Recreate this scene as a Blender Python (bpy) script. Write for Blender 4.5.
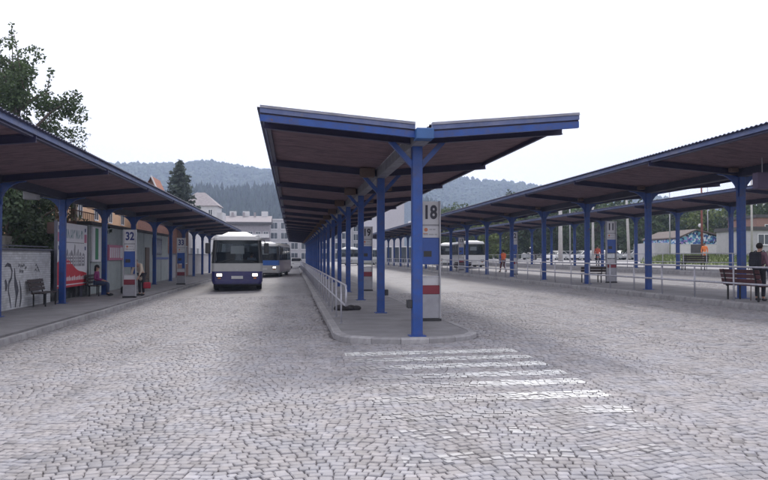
import bpy, math, random
import numpy as np
from mathutils import Vector, Matrix

random.seed(7)
rng = np.random.default_rng(7)
SC = bpy.context.scene
COL = SC.collection
for o_ in list(bpy.data.objects):
    bpy.data.objects.remove(o_)

# ------------------------------------------------------------------ camera, sky, sun, exposure
TH = math.radians(7.0)          # the camera looks 7 degrees right of the street direction (+Y)
EYE = 1.71
cam_d = bpy.data.cameras.new('camera')
cam = bpy.data.objects.new('camera', cam_d)
COL.objects.link(cam)
cam_d.sensor_fit = 'HORIZONTAL'
cam_d.sensor_width = 36.0
cam_d.lens = 36.0 * 750.0 / 768.0
cam_d.clip_start = 0.1
cam_d.clip_end = 9000.0
cam.location = (0, 0, EYE)
cam.rotation_euler = (math.radians(90 + 1.22), 0, -TH)
SC.camera = cam

SUN_EL, SUN_AZ = 47.0, 4.0      # degrees; azimuth measured from +Y towards +X
wd = bpy.data.worlds.new("World")
SC.world = wd
wd.use_nodes = True
nt = wd.node_tree
nt.nodes.clear()
w_out = nt.nodes.new('ShaderNodeOutputWorld')
w_bg = nt.nodes.new('ShaderNodeBackground')
w_sky = nt.nodes.new('ShaderNodeTexSky')
w_sky.sky_type = 'NISHITA'
w_sky.sun_disc = False
w_sky.sun_elevation = math.radians(SUN_EL)
w_sky.sun_rotation = math.radians(SUN_AZ)
w_sky.dust_density = 6.0
w_sky.air_density = 1.0
w_hs = nt.nodes.new('ShaderNodeHueSaturation')
w_hs.inputs['Saturation'].default_value = 0.35
w_mix = nt.nodes.new('ShaderNodeMix')
w_mix.data_type = 'RGBA'
w_mix.inputs['Factor'].default_value = 0.72           # the even white cloud deck over the clear sky
w_mix.inputs[7].default_value = (14.9, 14.7, 15.5, 1)
w_bg.inputs['Strength'].default_value = 0.113
nt.links.new(w_sky.outputs['Color'], w_hs.inputs['Color'])
nt.links.new(w_hs.outputs['Color'], w_mix.inputs[6])
nt.links.new(w_mix.outputs[2], w_bg.inputs['Color'])
nt.links.new(w_bg.outputs['Background'], w_out.inputs['Surface'])

sun_d = bpy.data.lights.new('sun', 'SUN')
sun_d.energy = 1.5
sun_d.angle = math.radians(10)
sun_d.color = (1.0, 0.95, 0.88)
sun = bpy.data.objects.new('sun', sun_d)
COL.objects.link(sun)
_d = Vector((math.sin(math.radians(SUN_AZ)) * math.cos(math.radians(SUN_EL)),
             math.cos(math.radians(SUN_AZ)) * math.cos(math.radians(SUN_EL)), math.sin(math.radians(SUN_EL))))
sun.rotation_euler = _d.to_track_quat('Z', 'Y').to_euler()
sun.location = (0, 40, 60)

SC.view_settings.view_transform = 'Standard'
SC.view_settings.look = 'None'
SC.view_settings.exposure = 0.1
SC.view_settings.gamma = 1.0
SC.render.engine = 'CYCLES'
SC.cycles.use_denoising = True
SC.cycles.max_bounces = 7
SC.cycles.diffuse_bounces = 4
SC.cycles.glossy_bounces = 3
SC.cycles.transmission_bounces = 4
SC.cycles.transparent_max_bounces = 10
SC.cycles.volume_bounces = 1
SC.cycles.caustics_reflective = False
SC.cycles.caustics_refractive = False

# ------------------------------------------------------------------ helpers
_GX = [-60, -12, -6, .8, 3.8, 12.3, 16.8, 22.8, 27.5, 31, 34, 60, 4000]
_GZ = [-.14, -.14, -.1, .04, .07, .27, .38, .62, .75, .88, 1.0, 1.25, 1.25]
def G(x):
    return float(np.interp(x, _GX, _GZ))

def at_d(u, d):
    """a place at depth d along the view axis, seen in column u of the photograph: (x, y)"""
    s, c = math.sin(TH), math.cos(TH)
    lat = (u - 384.0) / 750.0 * d
    return (d * s + lat * c, d * c - lat * s)

def lin(c):
    return tuple(((v / 255.0) / 12.92 if v / 255.0 <= .04045 else ((v / 255.0 + .055) / 1.055) ** 2.4) for v in c)

MATS = {}
def mat(name, col, rough=.7, metal=0.0, var=.12, vscale=3.0, bump=0.0, bscale=40.0, tint=False,
        emit=0.0, spec=.5, dirt=None, dscale=1.2, dirt_amt=.5, transl=0.0, stretch=None, coat=0.0):
    if name in MATS:
        return MATS[name]
    m = bpy.data.materials.new(name)
    m.use_nodes = True
    n, l = m.node_tree.nodes, m.node_tree.links
    n.clear()
    out = n.new('ShaderNodeOutputMaterial')
    p = n.new('ShaderNodeBsdfPrincipled')
    p.inputs['Roughness'].default_value = rough
    p.inputs['Metallic'].default_value = metal
    p.inputs['Specular IOR Level'].default_value = spec
    p.inputs['Coat Weight'].default_value = coat
    tc = n.new('ShaderNodeTexCoord')
    src = tc.outputs['Object']
    if stretch:
        mp = n.new('ShaderNodeMapping')
        mp.inputs['Scale'].default_value = stretch
        l.new(src, mp.inputs['Vector'])
        src = mp.outputs['Vector']
    no = n.new('ShaderNodeTexNoise')
    no.inputs['Scale'].default_value = vscale
    no.inputs['Detail'].default_value = 5
    no.inputs['Roughness'].default_value = .6
    l.new(src, no.inputs['Vector'])
    mr = n.new('ShaderNodeMapRange')
    mr.inputs['From Min'].default_value = .3
    mr.inputs['From Max'].default_value = .7
    mr.inputs['To Min'].default_value = 1 - var
    mr.inputs['To Max'].default_value = 1 + var
    l.new(no.outputs['Fac'], mr.inputs['Value'])
    val = mr.outputs['Result']
    if tint:
        at = n.new('ShaderNodeAttribute')
        at.attribute_name = 'tint'
        mu0 = n.new('ShaderNodeMath'); mu0.operation = 'MULTIPLY'
        l.new(val, mu0.inputs[0]); l.new(at.outputs['Fac'], mu0.inputs[1])
        val = mu0.outputs[0]
    vm = n.new('ShaderNodeVectorMath'); vm.operation = 'SCALE'
    vm.inputs[0].default_value = col
    l.new(val, vm.inputs['Scale'])
    cs = vm.outputs['Vector']
    if dirt is not None:
        n2 = n.new('ShaderNodeTexNoise')
        n2.inputs['Scale'].default_value = dscale
        n2.inputs['Detail'].default_value = 8
        n2.inputs['Roughness'].default_value = .7
        l.new(src, n2.inputs['Vector'])
        r2 = n.new('ShaderNodeMapRange')
        r2.inputs['From Min'].default_value = .48
        r2.inputs['From Max'].default_value = .68
        r2.inputs['To Max'].default_value = dirt_amt
        l.new(n2.outputs['Fac'], r2.inputs['Value'])
        mx = n.new('ShaderNodeMix'); mx.data_type = 'RGBA'
        l.new(r2.outputs['Result'], mx.inputs['Factor'])
        l.new(cs, mx.inputs[6])
        mx.inputs[7].default_value = (*dirt, 1)
        cs = mx.outputs[2]
    l.new(cs, p.inputs['Base Color'])
    if bump:
        nb = n.new('ShaderNodeTexNoise')
        nb.inputs['Scale'].default_value = bscale
        nb.inputs['Detail'].default_value = 4
        l.new(src, nb.inputs['Vector'])
        b = n.new('ShaderNodeBump')
        b.inputs['Strength'].default_value = min(1, bump)
        b.inputs['Distance'].default_value = .01
        l.new(nb.outputs['Fac'], b.inputs['Height'])
        l.new(b.outputs['Normal'], p.inputs['Normal'])
    if emit:
        p.inputs['Emission Color'].default_value = (*col, 1)
        p.inputs['Emission Strength'].default_value = emit
    sh = p.outputs['BSDF']
    if transl:
        tr = n.new('ShaderNodeBsdfTranslucent')
        l.new(cs, tr.inputs['Color'])
        ms = n.new('ShaderNodeMixShader')
        ms.inputs['Fac'].default_value = transl
        l.new(sh, ms.inputs[1]); l.new(tr.outputs['BSDF'], ms.inputs[2])
        sh = ms.outputs['Shader']
    l.new(sh, out.inputs['Surface'])
    MATS[name] = m
    return m

def glass_mat(name, tintc, clear=.35):
    m = bpy.data.materials.new(name); m.use_nodes = True
    n, l = m.node_tree.nodes, m.node_tree.links
    n.clear()
    out = n.new('ShaderNodeOutputMaterial')
    t = n.new('ShaderNodeBsdfTransparent'); t.inputs['Color'].default_value = (*tintc, 1)
    p = n.new('ShaderNodeBsdfPrincipled')
    p.inputs['Base Color'].default_value = (.02, .025, .03, 1); p.inputs['Roughness'].default_value = .06
    no = n.new('ShaderNodeTexNoise'); no.inputs['Scale'].default_value = 1.3
    mr = n.new('ShaderNodeMapRange'); mr.inputs['To Min'].default_value = clear - .1; mr.inputs['To Max'].default_value = clear + .1
    l.new(no.outputs['Fac'], mr.inputs['Value'])
    ms = n.new('ShaderNodeMixShader')
    l.new(mr.outputs['Result'], ms.inputs['Fac'])
    l.new(p.outputs['BSDF'], ms.inputs[1]); l.new(t.outputs['BSDF'], ms.inputs[2])
    l.new(ms.outputs['Shader'], out.inputs['Surface'])
    MATS[name] = m
    return m

class MB:
    """collects faces; build() links them as one mesh object"""
    def __init__(s):
        s.v, s.f, s.m, s.t = [], [], [], []
    def quad(s, a, b, c, d, m=0, t=1.0):
        i = len(s.v); s.v += [a, b, c, d]; s.f.append((i, i+1, i+2, i+3)); s.m.append(m); s.t.append(t)
    def poly(s, pts, m=0, t=1.0):
        i = len(s.v); s.v += list(pts); s.f.append(tuple(range(i, i+len(pts)))); s.m.append(m); s.t.append(t)
    def box(s, x0, x1, y0, y1, z0, z1, m=0, t=1.0, bev=0.0):
        if bev > 0:
            b = bev
            i = len(s.v)
            for z, e in ((z0, b), (z0+b, 0), (z1-b, 0), (z1, b)):
                xs, xe, ys, ye = x0+e, x1-e, y0+e, y1-e
                c = b - e
                s.v += [(xs+c, ys, z), (xe-c, ys, z), (xe, ys+c, z), (xe, ye-c, z), (xe-c, ye, z), (xs+c, ye, z), (xs, ye-c, z), (xs, ys+c, z)]
            for r in range(3):
                for k in range(8):
                    a = i + r*8 + k; b2 = i + r*8 + (k+1) % 8
                    s.f.append((a, b2, b2+8, a+8)); s.m.append(m); s.t.append(t)
            s.f.append(tuple(i + 7 - k for k in range(8))); s.m.append(m); s.t.append(t)
            s.f.append(tuple(i + 24 + k for k in range(8))); s.m.append(m); s.t.append(t)
            return s
        i = len(s.v)
        s.v += [(x0,y0,z0),(x1,y0,z0),(x1,y1,z0),(x0,y1,z0),(x0,y0,z1),(x1,y0,z1),(x1,y1,z1),(x0,y1,z1)]
        for f in ((0,3,2,1),(4,5,6,7),(0,1,5,4),(1,2,6,5),(2,3,7,6),(3,0,4,7)):
            s.f.append(tuple(i+k for k in f)); s.m.append(m); s.t.append(t)
        return s
    def hexa(s, p, m=0, t=1.0):
        """eight corners, bottom ring then top ring"""
        i = len(s.v); s.v += list(p)
        for f in ((0,3,2,1),(4,5,6,7),(0,1,5,4),(1,2,6,5),(2,3,7,6),(3,0,4,7)):
            s.f.append(tuple(i+k for k in f)); s.m.append(m); s.t.append(t)
        return s
    def tube(s, pts, r, n=8, m=0, cap=True, t=1.0):
        pts = [Vector(p) for p in pts]
        rs = r if isinstance(r, (list, tuple)) else [r]*len(pts)
        i0 = len(s.v)
        for k, p in enumerate(pts):
            d = (pts[min(k+1, len(pts)-1)] - pts[max(k-1, 0)])
            if d.length < 1e-9: d = Vector((0, 0, 1))
            d.normalize()
            a = d.cross(Vector((0, 0, 1)) if abs(d.z) < .9 else Vector((1, 0, 0))).normalized()
            b = d.cross(a)
            for j in range(n):
                w = 2*math.pi*j/n
                q = p + (a*math.cos(w) + b*math.sin(w))*rs[k]
                s.v.append((q.x, q.y, q.z))
        for k in range(len(pts)-1):
            for j in range(n):
                a = i0+k*n+j; b = i0+k*n+(j+1) % n
                s.f.append((a, b, b+n, a+n)); s.m.append(m); s.t.append(t)
        if cap:
            s.f.append(tuple(i0+j for j in range(n))[::-1]); s.m.append(m); s.t.append(t)
            e = i0+(len(pts)-1)*n
            s.f.append(tuple(e+j for j in range(n))); s.m.append(m); s.t.append(t)
        return s
    def prism(s, prof, x0, x1, axis='x', m=0, t=1.0):
        """profile of (a, b) points extruded along an axis; closed"""
        i = len(s.v); k = len(prof)
        for x in (x0, x1):
            for a, b in prof:
                s.v.append((x, a, b) if axis == 'x' else (a, x, b) if axis == 'y' else (a, b, x))
        for j in range(k):
            q = (j+1) % k
            s.f.append((i+j, i+q, i+k+q, i+k+j)); s.m.append(m); s.t.append(t)
        s.f.append(tuple(i+j for j in range(k))[::-1]); s.m.append(m); s.t.append(t)
        s.f.append(tuple(i+k+j for j in range(k))); s.m.append(m); s.t.append(t)
        return s
    def ball(s, c, r, nu=10, nv=7, m=0, t=1.0):
        rx, ry, rz = r if isinstance(r, (list, tuple)) else (r, r, r)
        i = len(s.v)
        for a in range(nv+1):
            ph = math.pi*a/nv
            for b in range(nu):
                w = 2*math.pi*b/nu
                s.v.append((c[0]+rx*math.sin(ph)*math.cos(w), c[1]+ry*math.sin(ph)*math.sin(w), c[2]+rz*math.cos(ph)))
        for a in range(nv):
            for b in range(nu):
                q = (b+1) % nu
                s.f.append((i+a*nu+b, i+(a+1)*nu+b, i+(a+1)*nu+q, i+a*nu+q)); s.m.append(m); s.t.append(t)
        return s
    def mesh(s, name, mats, smooth=False, tint=False):
        me = bpy.data.meshes.new(name)
        me.from_pydata(s.v, [], s.f)
        if not isinstance(mats, (list, tuple)): mats = [mats]
        for q in mats: me.materials.append(q)
        if len(mats) > 1: me.polygons.foreach_set('material_index', s.m)
        if smooth: me.polygons.foreach_set('use_smooth', [True]*len(s.f))
        if tint:
            at = me.attributes.new('tint', 'FLOAT', 'FACE')
            at.data.foreach_set('value', s.t)
        me.update()
        return me
    def build(s, name, mats, parent=None, loc=(0, 0, 0), rot=0.0, smooth=False, tint=False):
        return put(name, s.mesh(name, mats, smooth, tint), parent, loc, rot)

def put(name, me, parent=None, loc=(0, 0, 0), rot=0.0, scale=None):
    o = bpy.data.objects.new(name, me)
    COL.objects.link(o)
    o.parent = parent
    o.location = loc
    o.rotation_euler = (0, 0, rot) if not isinstance(rot, (tuple, list)) else rot
    if scale: o.scale = scale
    return o

def fixnormals(o, smooth_angle=None):
    import bmesh
    bm = bmesh.new(); bm.from_mesh(o.data)
    bmesh.ops.remove_doubles(bm, verts=bm.verts, dist=1e-4)
    bmesh.ops.recalc_face_normals(bm, faces=bm.faces)
    bm.to_mesh(o.data); bm.free()
    return o

def tag(o, label=None, cat=None, group=None, kind=None):
    if label: o['label'] = label
    if cat: o['category'] = cat
    if group: o['group'] = group
    if kind: o['kind'] = kind
    return o

def thing(name, label, cat, loc=(0, 0, 0), rot=0.0, group=None):
    return tag(put(name, None, None, loc, rot), label, cat, group)

def struct(o, label=None):
    return tag(o, label, None, None, 'structure')

def copy_tree(o, parent=None):
    c = o.copy(); COL.objects.link(c); c.parent = parent
    for ch in list(o.children):
        copy_tree(ch, c)
    return c

def text_mesh(txt, size, depth=.004, bold=.0):
    cu = bpy.data.curves.new('text', 'FONT')
    cu.body = txt; cu.size = size; cu.extrude = depth; cu.align_x = 'CENTER'; cu.align_y = 'CENTER'
    cu.offset = bold; cu.resolution_u = 3
    to = bpy.data.objects.new('text', cu); COL.objects.link(to)
    bpy.context.view_layer.update()
    me = bpy.data.meshes.new_from_object(to)
    bpy.data.objects.remove(to)
    return me

# ------------------------------------------------------------------ materials
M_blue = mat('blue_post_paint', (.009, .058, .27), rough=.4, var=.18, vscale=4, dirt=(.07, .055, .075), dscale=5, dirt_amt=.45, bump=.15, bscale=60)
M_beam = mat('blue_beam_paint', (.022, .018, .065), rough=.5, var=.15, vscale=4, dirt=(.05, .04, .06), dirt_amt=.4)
M_fascia = mat('faded_blue_trim', (.085, .115, .25), rough=.5, var=.2, vscale=3, dirt=(.24, .23, .28), dscale=1.6, dirt_amt=.5)
M_cap = mat('light_blue_gutter_end', (.035, .11, .30), rough=.45, var=.15)
M_flash = mat('weathered_grey_flashing', (.27, .27, .33), rough=.55, var=.2, vscale=4, dirt=(.10, .10, .12), dirt_amt=.5)
M_soffit = mat('brown_soffit_boards', (.19, .122, .14), rough=.7, var=.25, vscale=2.0, stretch=(1, 3, 1), dirt=(.05, .035, .045), dscale=1.5, dirt_amt=.5)
M_sheet = mat('corrugated_roof_sheet', (.06, .065, .12), rough=.55, var=.2, dirt=(.1, .09, .09), dirt_amt=.4)
M_galv = mat('galvanised_steel', (.42, .42, .46), rough=.45, metal=.5, var=.18, vscale=8, dirt=(.2, .17, .15), dscale=4, dirt_amt=.4)
M_galvd = mat('dull_galvanised', (.22, .22, .25), rough=.6, var=.25, vscale=5, dirt=(.12, .11, .11), dirt_amt=.5)
M_rail = mat('grey_painted_rail', (.44, .44, .50), rough=.4, metal=.35, var=.15, vscale=6, dirt=(.25, .2, .18), dscale=5, dirt_amt=.4)
M_lampbox = mat('brown_lamp_box', (.12, .075, .06), rough=.6, var=.15)
M_gutdark = mat('dark_gutter_paint', (.03, .03, .06), rough=.6, var=.2)
M_asphalt = mat('worn_asphalt', (.245, .237, .25), rough=.9, var=.2, vscale=1.1, bump=.7, bscale=120, dirt=(.13, .12, .125), dscale=.9, dirt_amt=.45)
M_kerb = mat('granite_kerb', (.33, .32, .335), rough=.8, var=.2, vscale=4, bump=.6, bscale=90, tint=True, dirt=(.15, .14, .14), dscale=2.5, dirt_amt=.5)
M_dark = mat('black_rubber', (.02, .02, .022), rough=.7, var=.2)
M_black = mat('black_plastic', (.022, .022, .026), rough=.4, var=.1)
M_white = mat('white_paint', (.72, .72, .74), rough=.45, var=.05, dirt=(.5, .48, .46), dscale=2, dirt_amt=.35)
M_glass = glass_mat('tinted_glass', (.62, .67, .70), .74)
M_pane = mat('window_pane', (.05, .06, .075), rough=.12, var=.3, vscale=1.5)

def add_chips(m, col, scale, lo):
    """small chips where the paint is gone"""
    n, l = m.node_tree.nodes, m.node_tree.links
    p = next(q for q in n if q.type == 'BSDF_PRINCIPLED')
    src = p.inputs['Base Color'].links[0].from_socket
    g = n.new('ShaderNodeNewGeometry'); no = n.new('ShaderNodeTexNoise')
    no.inputs['Scale'].default_value = scale; no.inputs['Detail'].default_value = 7; no.inputs['Roughness'].default_value = .7
    l.new(g.outputs['Position'], no.inputs['Vector'])
    mr = n.new('ShaderNodeMapRange'); mr.inputs['From Min'].default_value = lo; mr.inputs['From Max'].default_value = lo+.03
    l.new(no.outputs['Fac'], mr.inputs['Value'])
    mx = n.new('ShaderNodeMix'); mx.data_type = 'RGBA'
    l.new(mr.outputs['Result'], mx.inputs['Factor']); l.new(src, mx.inputs[6]); mx.inputs[7].default_value = (*col, 1)
    l.new(mx.outputs[2], p.inputs['Base Color'])
add_chips(M_blue, (.12, .06, .045), 7, .645)
add_chips(M_fascia, (.16, .12, .11), 5, .66)
add_chips(M_asphalt, (.30, .29, .29), 2.2, .66)
# ------------------------------------------------------------------ cobble shading
def cobble_material(name, far):
    m = bpy.data.materials.new(name); m.use_nodes = True
    n, l = m.node_tree.nodes, m.node_tree.links
    n.clear()
    def math_(op, a, b=None, c=None):
        q = n.new('ShaderNodeMath'); q.operation = op
        for i, v in enumerate((a, b, c)):
            if v is None: continue
            if isinstance(v, (int, float)): q.inputs[i].default_value = v
            else: l.new(v, q.inputs[i])
        return q.outputs[0]
    out = n.new('ShaderNodeOutputMaterial'); p = n.new('ShaderNodeBsdfPrincipled')
    geo = n.new('ShaderNodeNewGeometry')
    big = n.new('ShaderNodeTexNoise'); big.inputs['Scale'].default_value = .32; big.inputs['Detail'].default_value = 6
    l.new(geo.outputs['Position'], big.inputs['Vector'])
    mid = n.new('ShaderNodeTexNoise'); mid.inputs['Scale'].default_value = 2.3; mid.inputs['Detail'].default_value = 6
    l.new(geo.outputs['Position'], mid.inputs['Vector'])
    fine = n.new('ShaderNodeTexNoise'); fine.inputs['Scale'].default_value = 70; fine.inputs['Detail'].default_value = 3
    l.new(geo.outputs['Position'], fine.inputs['Vector'])
    v = math_('MULTIPLY_ADD', big.outputs['Fac'], .50, .75)
    v = math_('MULTIPLY', v, math_('MULTIPLY_ADD', mid.outputs['Fac'], .34, .83))
    v = math_('MULTIPLY', v, math_('MULTIPLY_ADD', fine.outputs['Fac'], .36, .82))
    if far:
        sx = n.new('ShaderNodeSeparateXYZ'); l.new(geo.outputs['Position'], sx.inputs[0])
        xm = math_('SUBTRACT', math_('MODULO', math_('ADD', sx.outputs['X'], 150.0), 1.5), .75)
        y2 = math_('ADD', sx.outputs['Y'], math_('MULTIPLY', math_('MULTIPLY', xm, xm), .62))
        cb = n.new('ShaderNodeCombineXYZ'); l.new(sx.outputs['X'], cb.inputs[0]); l.new(y2, cb.inputs[1])
        br = n.new('ShaderNodeTexBrick')
        br.inputs['Scale'].default_value = 1.0
        br.inputs['Brick Width'].default_value = .1; br.inputs['Row Height'].default_value = .096
        br.inputs['Mortar Size'].default_value = .0085; br.inputs['Mortar Smooth'].default_value = .3
        br.inputs['Color1'].default_value = (.86, .86, .86, 1); br.inputs['Color2'].default_value = (1.12, 1.12, 1.12, 1)
        br.inputs['Mortar'].default_value = (.36, .35, .36, 1)
        l.new(cb.outputs[0], br.inputs['Vector'])
        v = math_('MULTIPLY', v, br.outputs['Color'])
    else:
        at = n.new('ShaderNodeAttribute'); at.attribute_name = 'tint'
        v = math_('MULTIPLY', v, at.outputs['Fac'])
    # dark drips and rubbed-in dirt, drawn out along the lanes
    st = n.new('ShaderNodeMapping'); st.inputs['Scale'].default_value = (1.5, .22, 1)
    l.new(geo.outputs['Position'], st.inputs['Vector'])
    dn = n.new('ShaderNodeTexNoise'); dn.inputs['Scale'].default_value = 1.0; dn.inputs['Detail'].default_value = 9; dn.inputs['Roughness'].default_value = .68
    l.new(st.outputs['Vector'], dn.inputs['Vector'])
    dm = n.new('ShaderNodeMapRange'); dm.inputs['From Min'].default_value = .5; dm.inputs['From Max'].default_value = .72
    dm.inputs['To Min'].default_value = 1.04; dm.inputs['To Max'].default_value = .66
    l.new(dn.outputs['Fac'], dm.inputs['Value'])
    v = math_('MULTIPLY', v, dm.outputs['Result'])
    # tyre-worn stones are a little smoother and bluer than the rest
    ramp = n.new('ShaderNodeMix'); ramp.data_type = 'RGBA'
    ramp.inputs[6].default_value = (.298, .278, .284, 1); ramp.inputs[7].default_value = (.268, .262, .285, 1)
    mr = n.new('ShaderNodeMapRange'); mr.inputs['From Min'].default_value = .4; mr.inputs['From Max'].default_value = .62
    l.new(mid.outputs['Fac'], mr.inputs['Value']); l.new(mr.outputs['Result'], ramp.inputs['Factor'])
    vm = n.new('ShaderNodeVectorMath'); vm.operation = 'SCALE'
    l.new(ramp.outputs[2], vm.inputs[0]); l.new(v, vm.inputs['Scale'])
    l.new(vm.outputs['Vector'], p.inputs['Base Color'])
    p.inputs['Roughness'].default_value = .62
    bp = n.new('ShaderNodeBump'); bp.inputs['Strength'].default_value = .5; bp.inputs['Distance'].default_value = .004
    l.new(fine.outputs['Fac'], bp.inputs['Height']); l.new(bp.outputs['Normal'], p.inputs['Normal'])
    l.new(p.outputs['BSDF'], out.inputs['Surface'])
    MATS[name] = m
    return m, n, l, p, vm

M_cob, *_ = cobble_material('granite_cobble', False)
M_cobfar, *_ = cobble_material('granite_cobble_paving', True)
# worn white paint on cobbles
M_paint, n_, l_, p_, vm_ = cobble_material('worn_road_paint', False)
g_ = n_.new('ShaderNodeNewGeometry')
w1 = n_.new('ShaderNodeTexNoise'); w1.inputs['Scale'].default_value = 16; w1.inputs['Detail'].default_value = 6; w1.inputs['Roughness'].default_value = .75
l_.new(g_.outputs['Position'], w1.inputs['Vector'])
wr = n_.new('ShaderNodeMapRange'); wr.inputs['From Min'].default_value = .33; wr.inputs['From Max'].default_value = .47
l_.new(w1.outputs['Fac'], wr.inputs['Value'])
a2 = n_.new('ShaderNodeAttribute'); a2.attribute_name = 'worn'
wm = n_.new('ShaderNodeMath'); wm.operation = 'MULTIPLY'
l_.new(wr.outputs['Result'], wm.inputs[0]); l_.new(a2.outputs['Fac'], wm.inputs[1])
mx_ = n_.new('ShaderNodeMix'); mx_.data_type = 'RGBA'
l_.new(wm.outputs[0], mx_.inputs['Factor']); l_.new(vm_.outputs['Vector'], mx_.inputs[6]); mx_.inputs[7].default_value = (.8, .8, .79, 1)
l_.new(mx_.outputs[2], p_.inputs['Base Color'])

M_joint = mat('joint_grit', (.12, .108, .115), rough=.95, var=.3, vscale=20)
M_earth = mat('distant_ground', (.16, .16, .13), rough=.95, var=.3, vscale=.02)

# ------------------------------------------------------------------ ground sheets
def strip_sheet(name, xs, ys, dz, mt, label, zf=G):
    mb = MB()
    v = [(x, y, zf(x)+dz) for y in ys for x in xs]
    f = []
    nx = len(xs)
    for j in range(len(ys)-1):
        for i in range(nx-1):
            a = j*nx+i
            f.append((a, a+1, a+1+nx, a+nx))
    mb.v = v; mb.f = f; mb.m = [0]*len(f); mb.t = [1.0]*len(f)
    return struct(mb.build(name, mt), label)

strip_sheet('ground', [-2200, -400, -60, -12, -6, .8, 3.8, 12.3, 16.8, 22.8, 27.5, 31, 34, 60, 400, 2200],
            [-300, -20, 0, 60, 200, 600, 2100], -.045, M_earth, 'flat ground reaching to the foot of the hills')
strip_sheet('joint_bed', [-9, -6, .8, 3.8, 12.3, 16.8, 22.8, 27], [-4, 6, 14, 32.2], -.018, M_joint, 'dark grit bed showing in the joints between cobbles')
NEAR_Y = 32.0
road = strip_sheet('road', [-6.2, -3, .8, 3.8, 8, 12.4], [NEAR_Y, 60, 160, 260], 0.0, M_cobfar, 'cobbled bus lanes running between the platforms')
strip_sheet('far_lane', [16.4, 19, 22.9], [NEAR_Y, 60, 160, 260], .0, M_cobfar, 'cobbled lane beyond the right platform')
strip_sheet('verge_lane', [27.4, 31, 34, 45, 75], [-4, 60, 260], .004,
            mat('pale_concrete', (.36, .35, .36), rough=.9, var=.12, vscale=.8, bump=.3), 'pale paved lane and car park beyond the far platform')
strip_sheet('road_foreground', [-14, -6, .8, 3.8, 12.3, 16.8, 22.8], [-8, -2, 3.62], 0.0, M_cobfar, 'cobbles under and behind the viewer')

# ------------------------------------------------------------------ platform outline tests
PLAT_C = [(.85, 131.5), (.85, 15.35), (.93, 14.85), (1.12, 14.48), (1.5, 14.2), (2.05, 14.05), (2.6, 14.08), (3.15, 14.28), (3.55, 14.6), (3.75, 15.0), (3.8, 15.4), (3.8, 131.5)]
def inside(x, y, poly):
    r = np.zeros(x.shape, bool)
    j = len(poly)-1
    for i in range(len(poly)):
        xi, yi = poly[i]; xj, yj = poly[j]
        if yi != yj:
            c = ((yi > y) != (yj > y)) & (x < (xj-xi)*(y-yi)/(yj-yi)+xi)
            r ^= c
        j = i
    return r

# ------------------------------------------------------------------ the cobbles
S, GAP = .098, .0031
def wave(x, k):
    """how far a row of stones bends away from straight"""
    ph = (x+.4+.25*np.sin(k*.021))/1.55*np.pi
    return .17*np.abs(np.sin(ph))**1.35 + .035*np.sin(x*1.7+k*.045) + .03*np.sin(x*.61-k*.08+1.3) + .012*np.sin(x*5.1+k*.31)
cx, cy, ang, hw, hh = [], [], [], [], []
for k in range(int((NEAR_Y-3.0)/S)+4):
    ybase = 3.0 + k*S
    xl_, xr_ = max(-6.4, -.42*ybase-2.0), min(22.9, .72*ybase+2.2)
    n_st = int((xr_-xl_)/S)+6
    e = xl_ + np.cumsum(rng.uniform(.80, 1.28, n_st)*S)
    e = e[e < xr_]
    xm = (e[:-1]+e[1:])/2; w_ = np.diff(e)
    sl = (wave(xm+.02, k)-wave(xm-.02, k))/.04
    phi = np.arctan(sl)
    cx.append(xm); cy.append(ybase + wave(xm, k) + rng.normal(0, .004, len(xm))); ang.append(phi + rng.normal(0, .035, len(xm)))
    hw.append(w_*.5*(1+.25*sl**2)); hh.append(S*.5*np.cos(phi)*rng.uniform(.95, 1.03, len(xm)))
cx, cy, ang, hw, hh = map(np.concatenate, (cx, cy, ang, hw, hh))
# only where roads lie and only where a view from about here can see them
keep = (cy > 3.7) & (cy < NEAR_Y-.03)
keep &= (cx > -.42*cy - 1.8) & (cx < .72*cy + 1.8)
plat = inside(cx, cy, [(x + (.05 if x > 2 else -.05), y-.03) for x, y in PLAT_C])
keep &= ~plat & (cx > -5.97) & ~((cx > 12.27) & (cx < 16.8) & (cy > 8.0)) & (cx < 22.7)
cx, cy, ang, hw, hh = (a[keep] for a in (cx, cy, ang, hw, hh))
N = len(cx)
gz = np.interp(cx, _GX, _GZ) + rng.normal(0, .0028, N)
tint = np.clip(rng.normal(1.0, .10, N), .6, 1.4)
tint[rng.random(N) < .04] *= .7
ca, sa = np.cos(ang), np.sin(ang)
def ring(inset, dz, jit):
    out = np.zeros((N, 4, 3))
    for i, (a, b) in enumerate(((-1, -1), (1, -1), (1, 1), (-1, 1))):
        px = a*(hw-GAP-inset) + jit[:, i, 0]; py = b*(hh-GAP-inset) + jit[:, i, 1]
        out[:, i, 0] = cx + px*ca - py*sa
        out[:, i, 1] = cy + px*sa + py*ca
        out[:, i, 2] = gz + dz + jit[:, i, 2]
    return out
jt = np.dstack([rng.normal(0, .0035, (N, 4)), rng.normal(0, .0035, (N, 4)), rng.normal(0, .0012, (N, 4))])
r0, r1, r2 = ring(0, -.03, jt), ring(.001, -.007, jt), ring(.010, 0, jt)
dep = cx*math.sin(TH) + cy*math.cos(TH)
uu = 384 + 750*(cx*math.cos(TH)-cy*math.sin(TH))/dep
vv = 256 + 750*(EYE-gz)/dep
inview = (uu > -5) & (uu < 773) & (vv < 484)
order = np.argsort(np.where(inview, dep, 1e9))
single = np.zeros(N, bool); single[order[:300]] = True
rest = ~single
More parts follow.
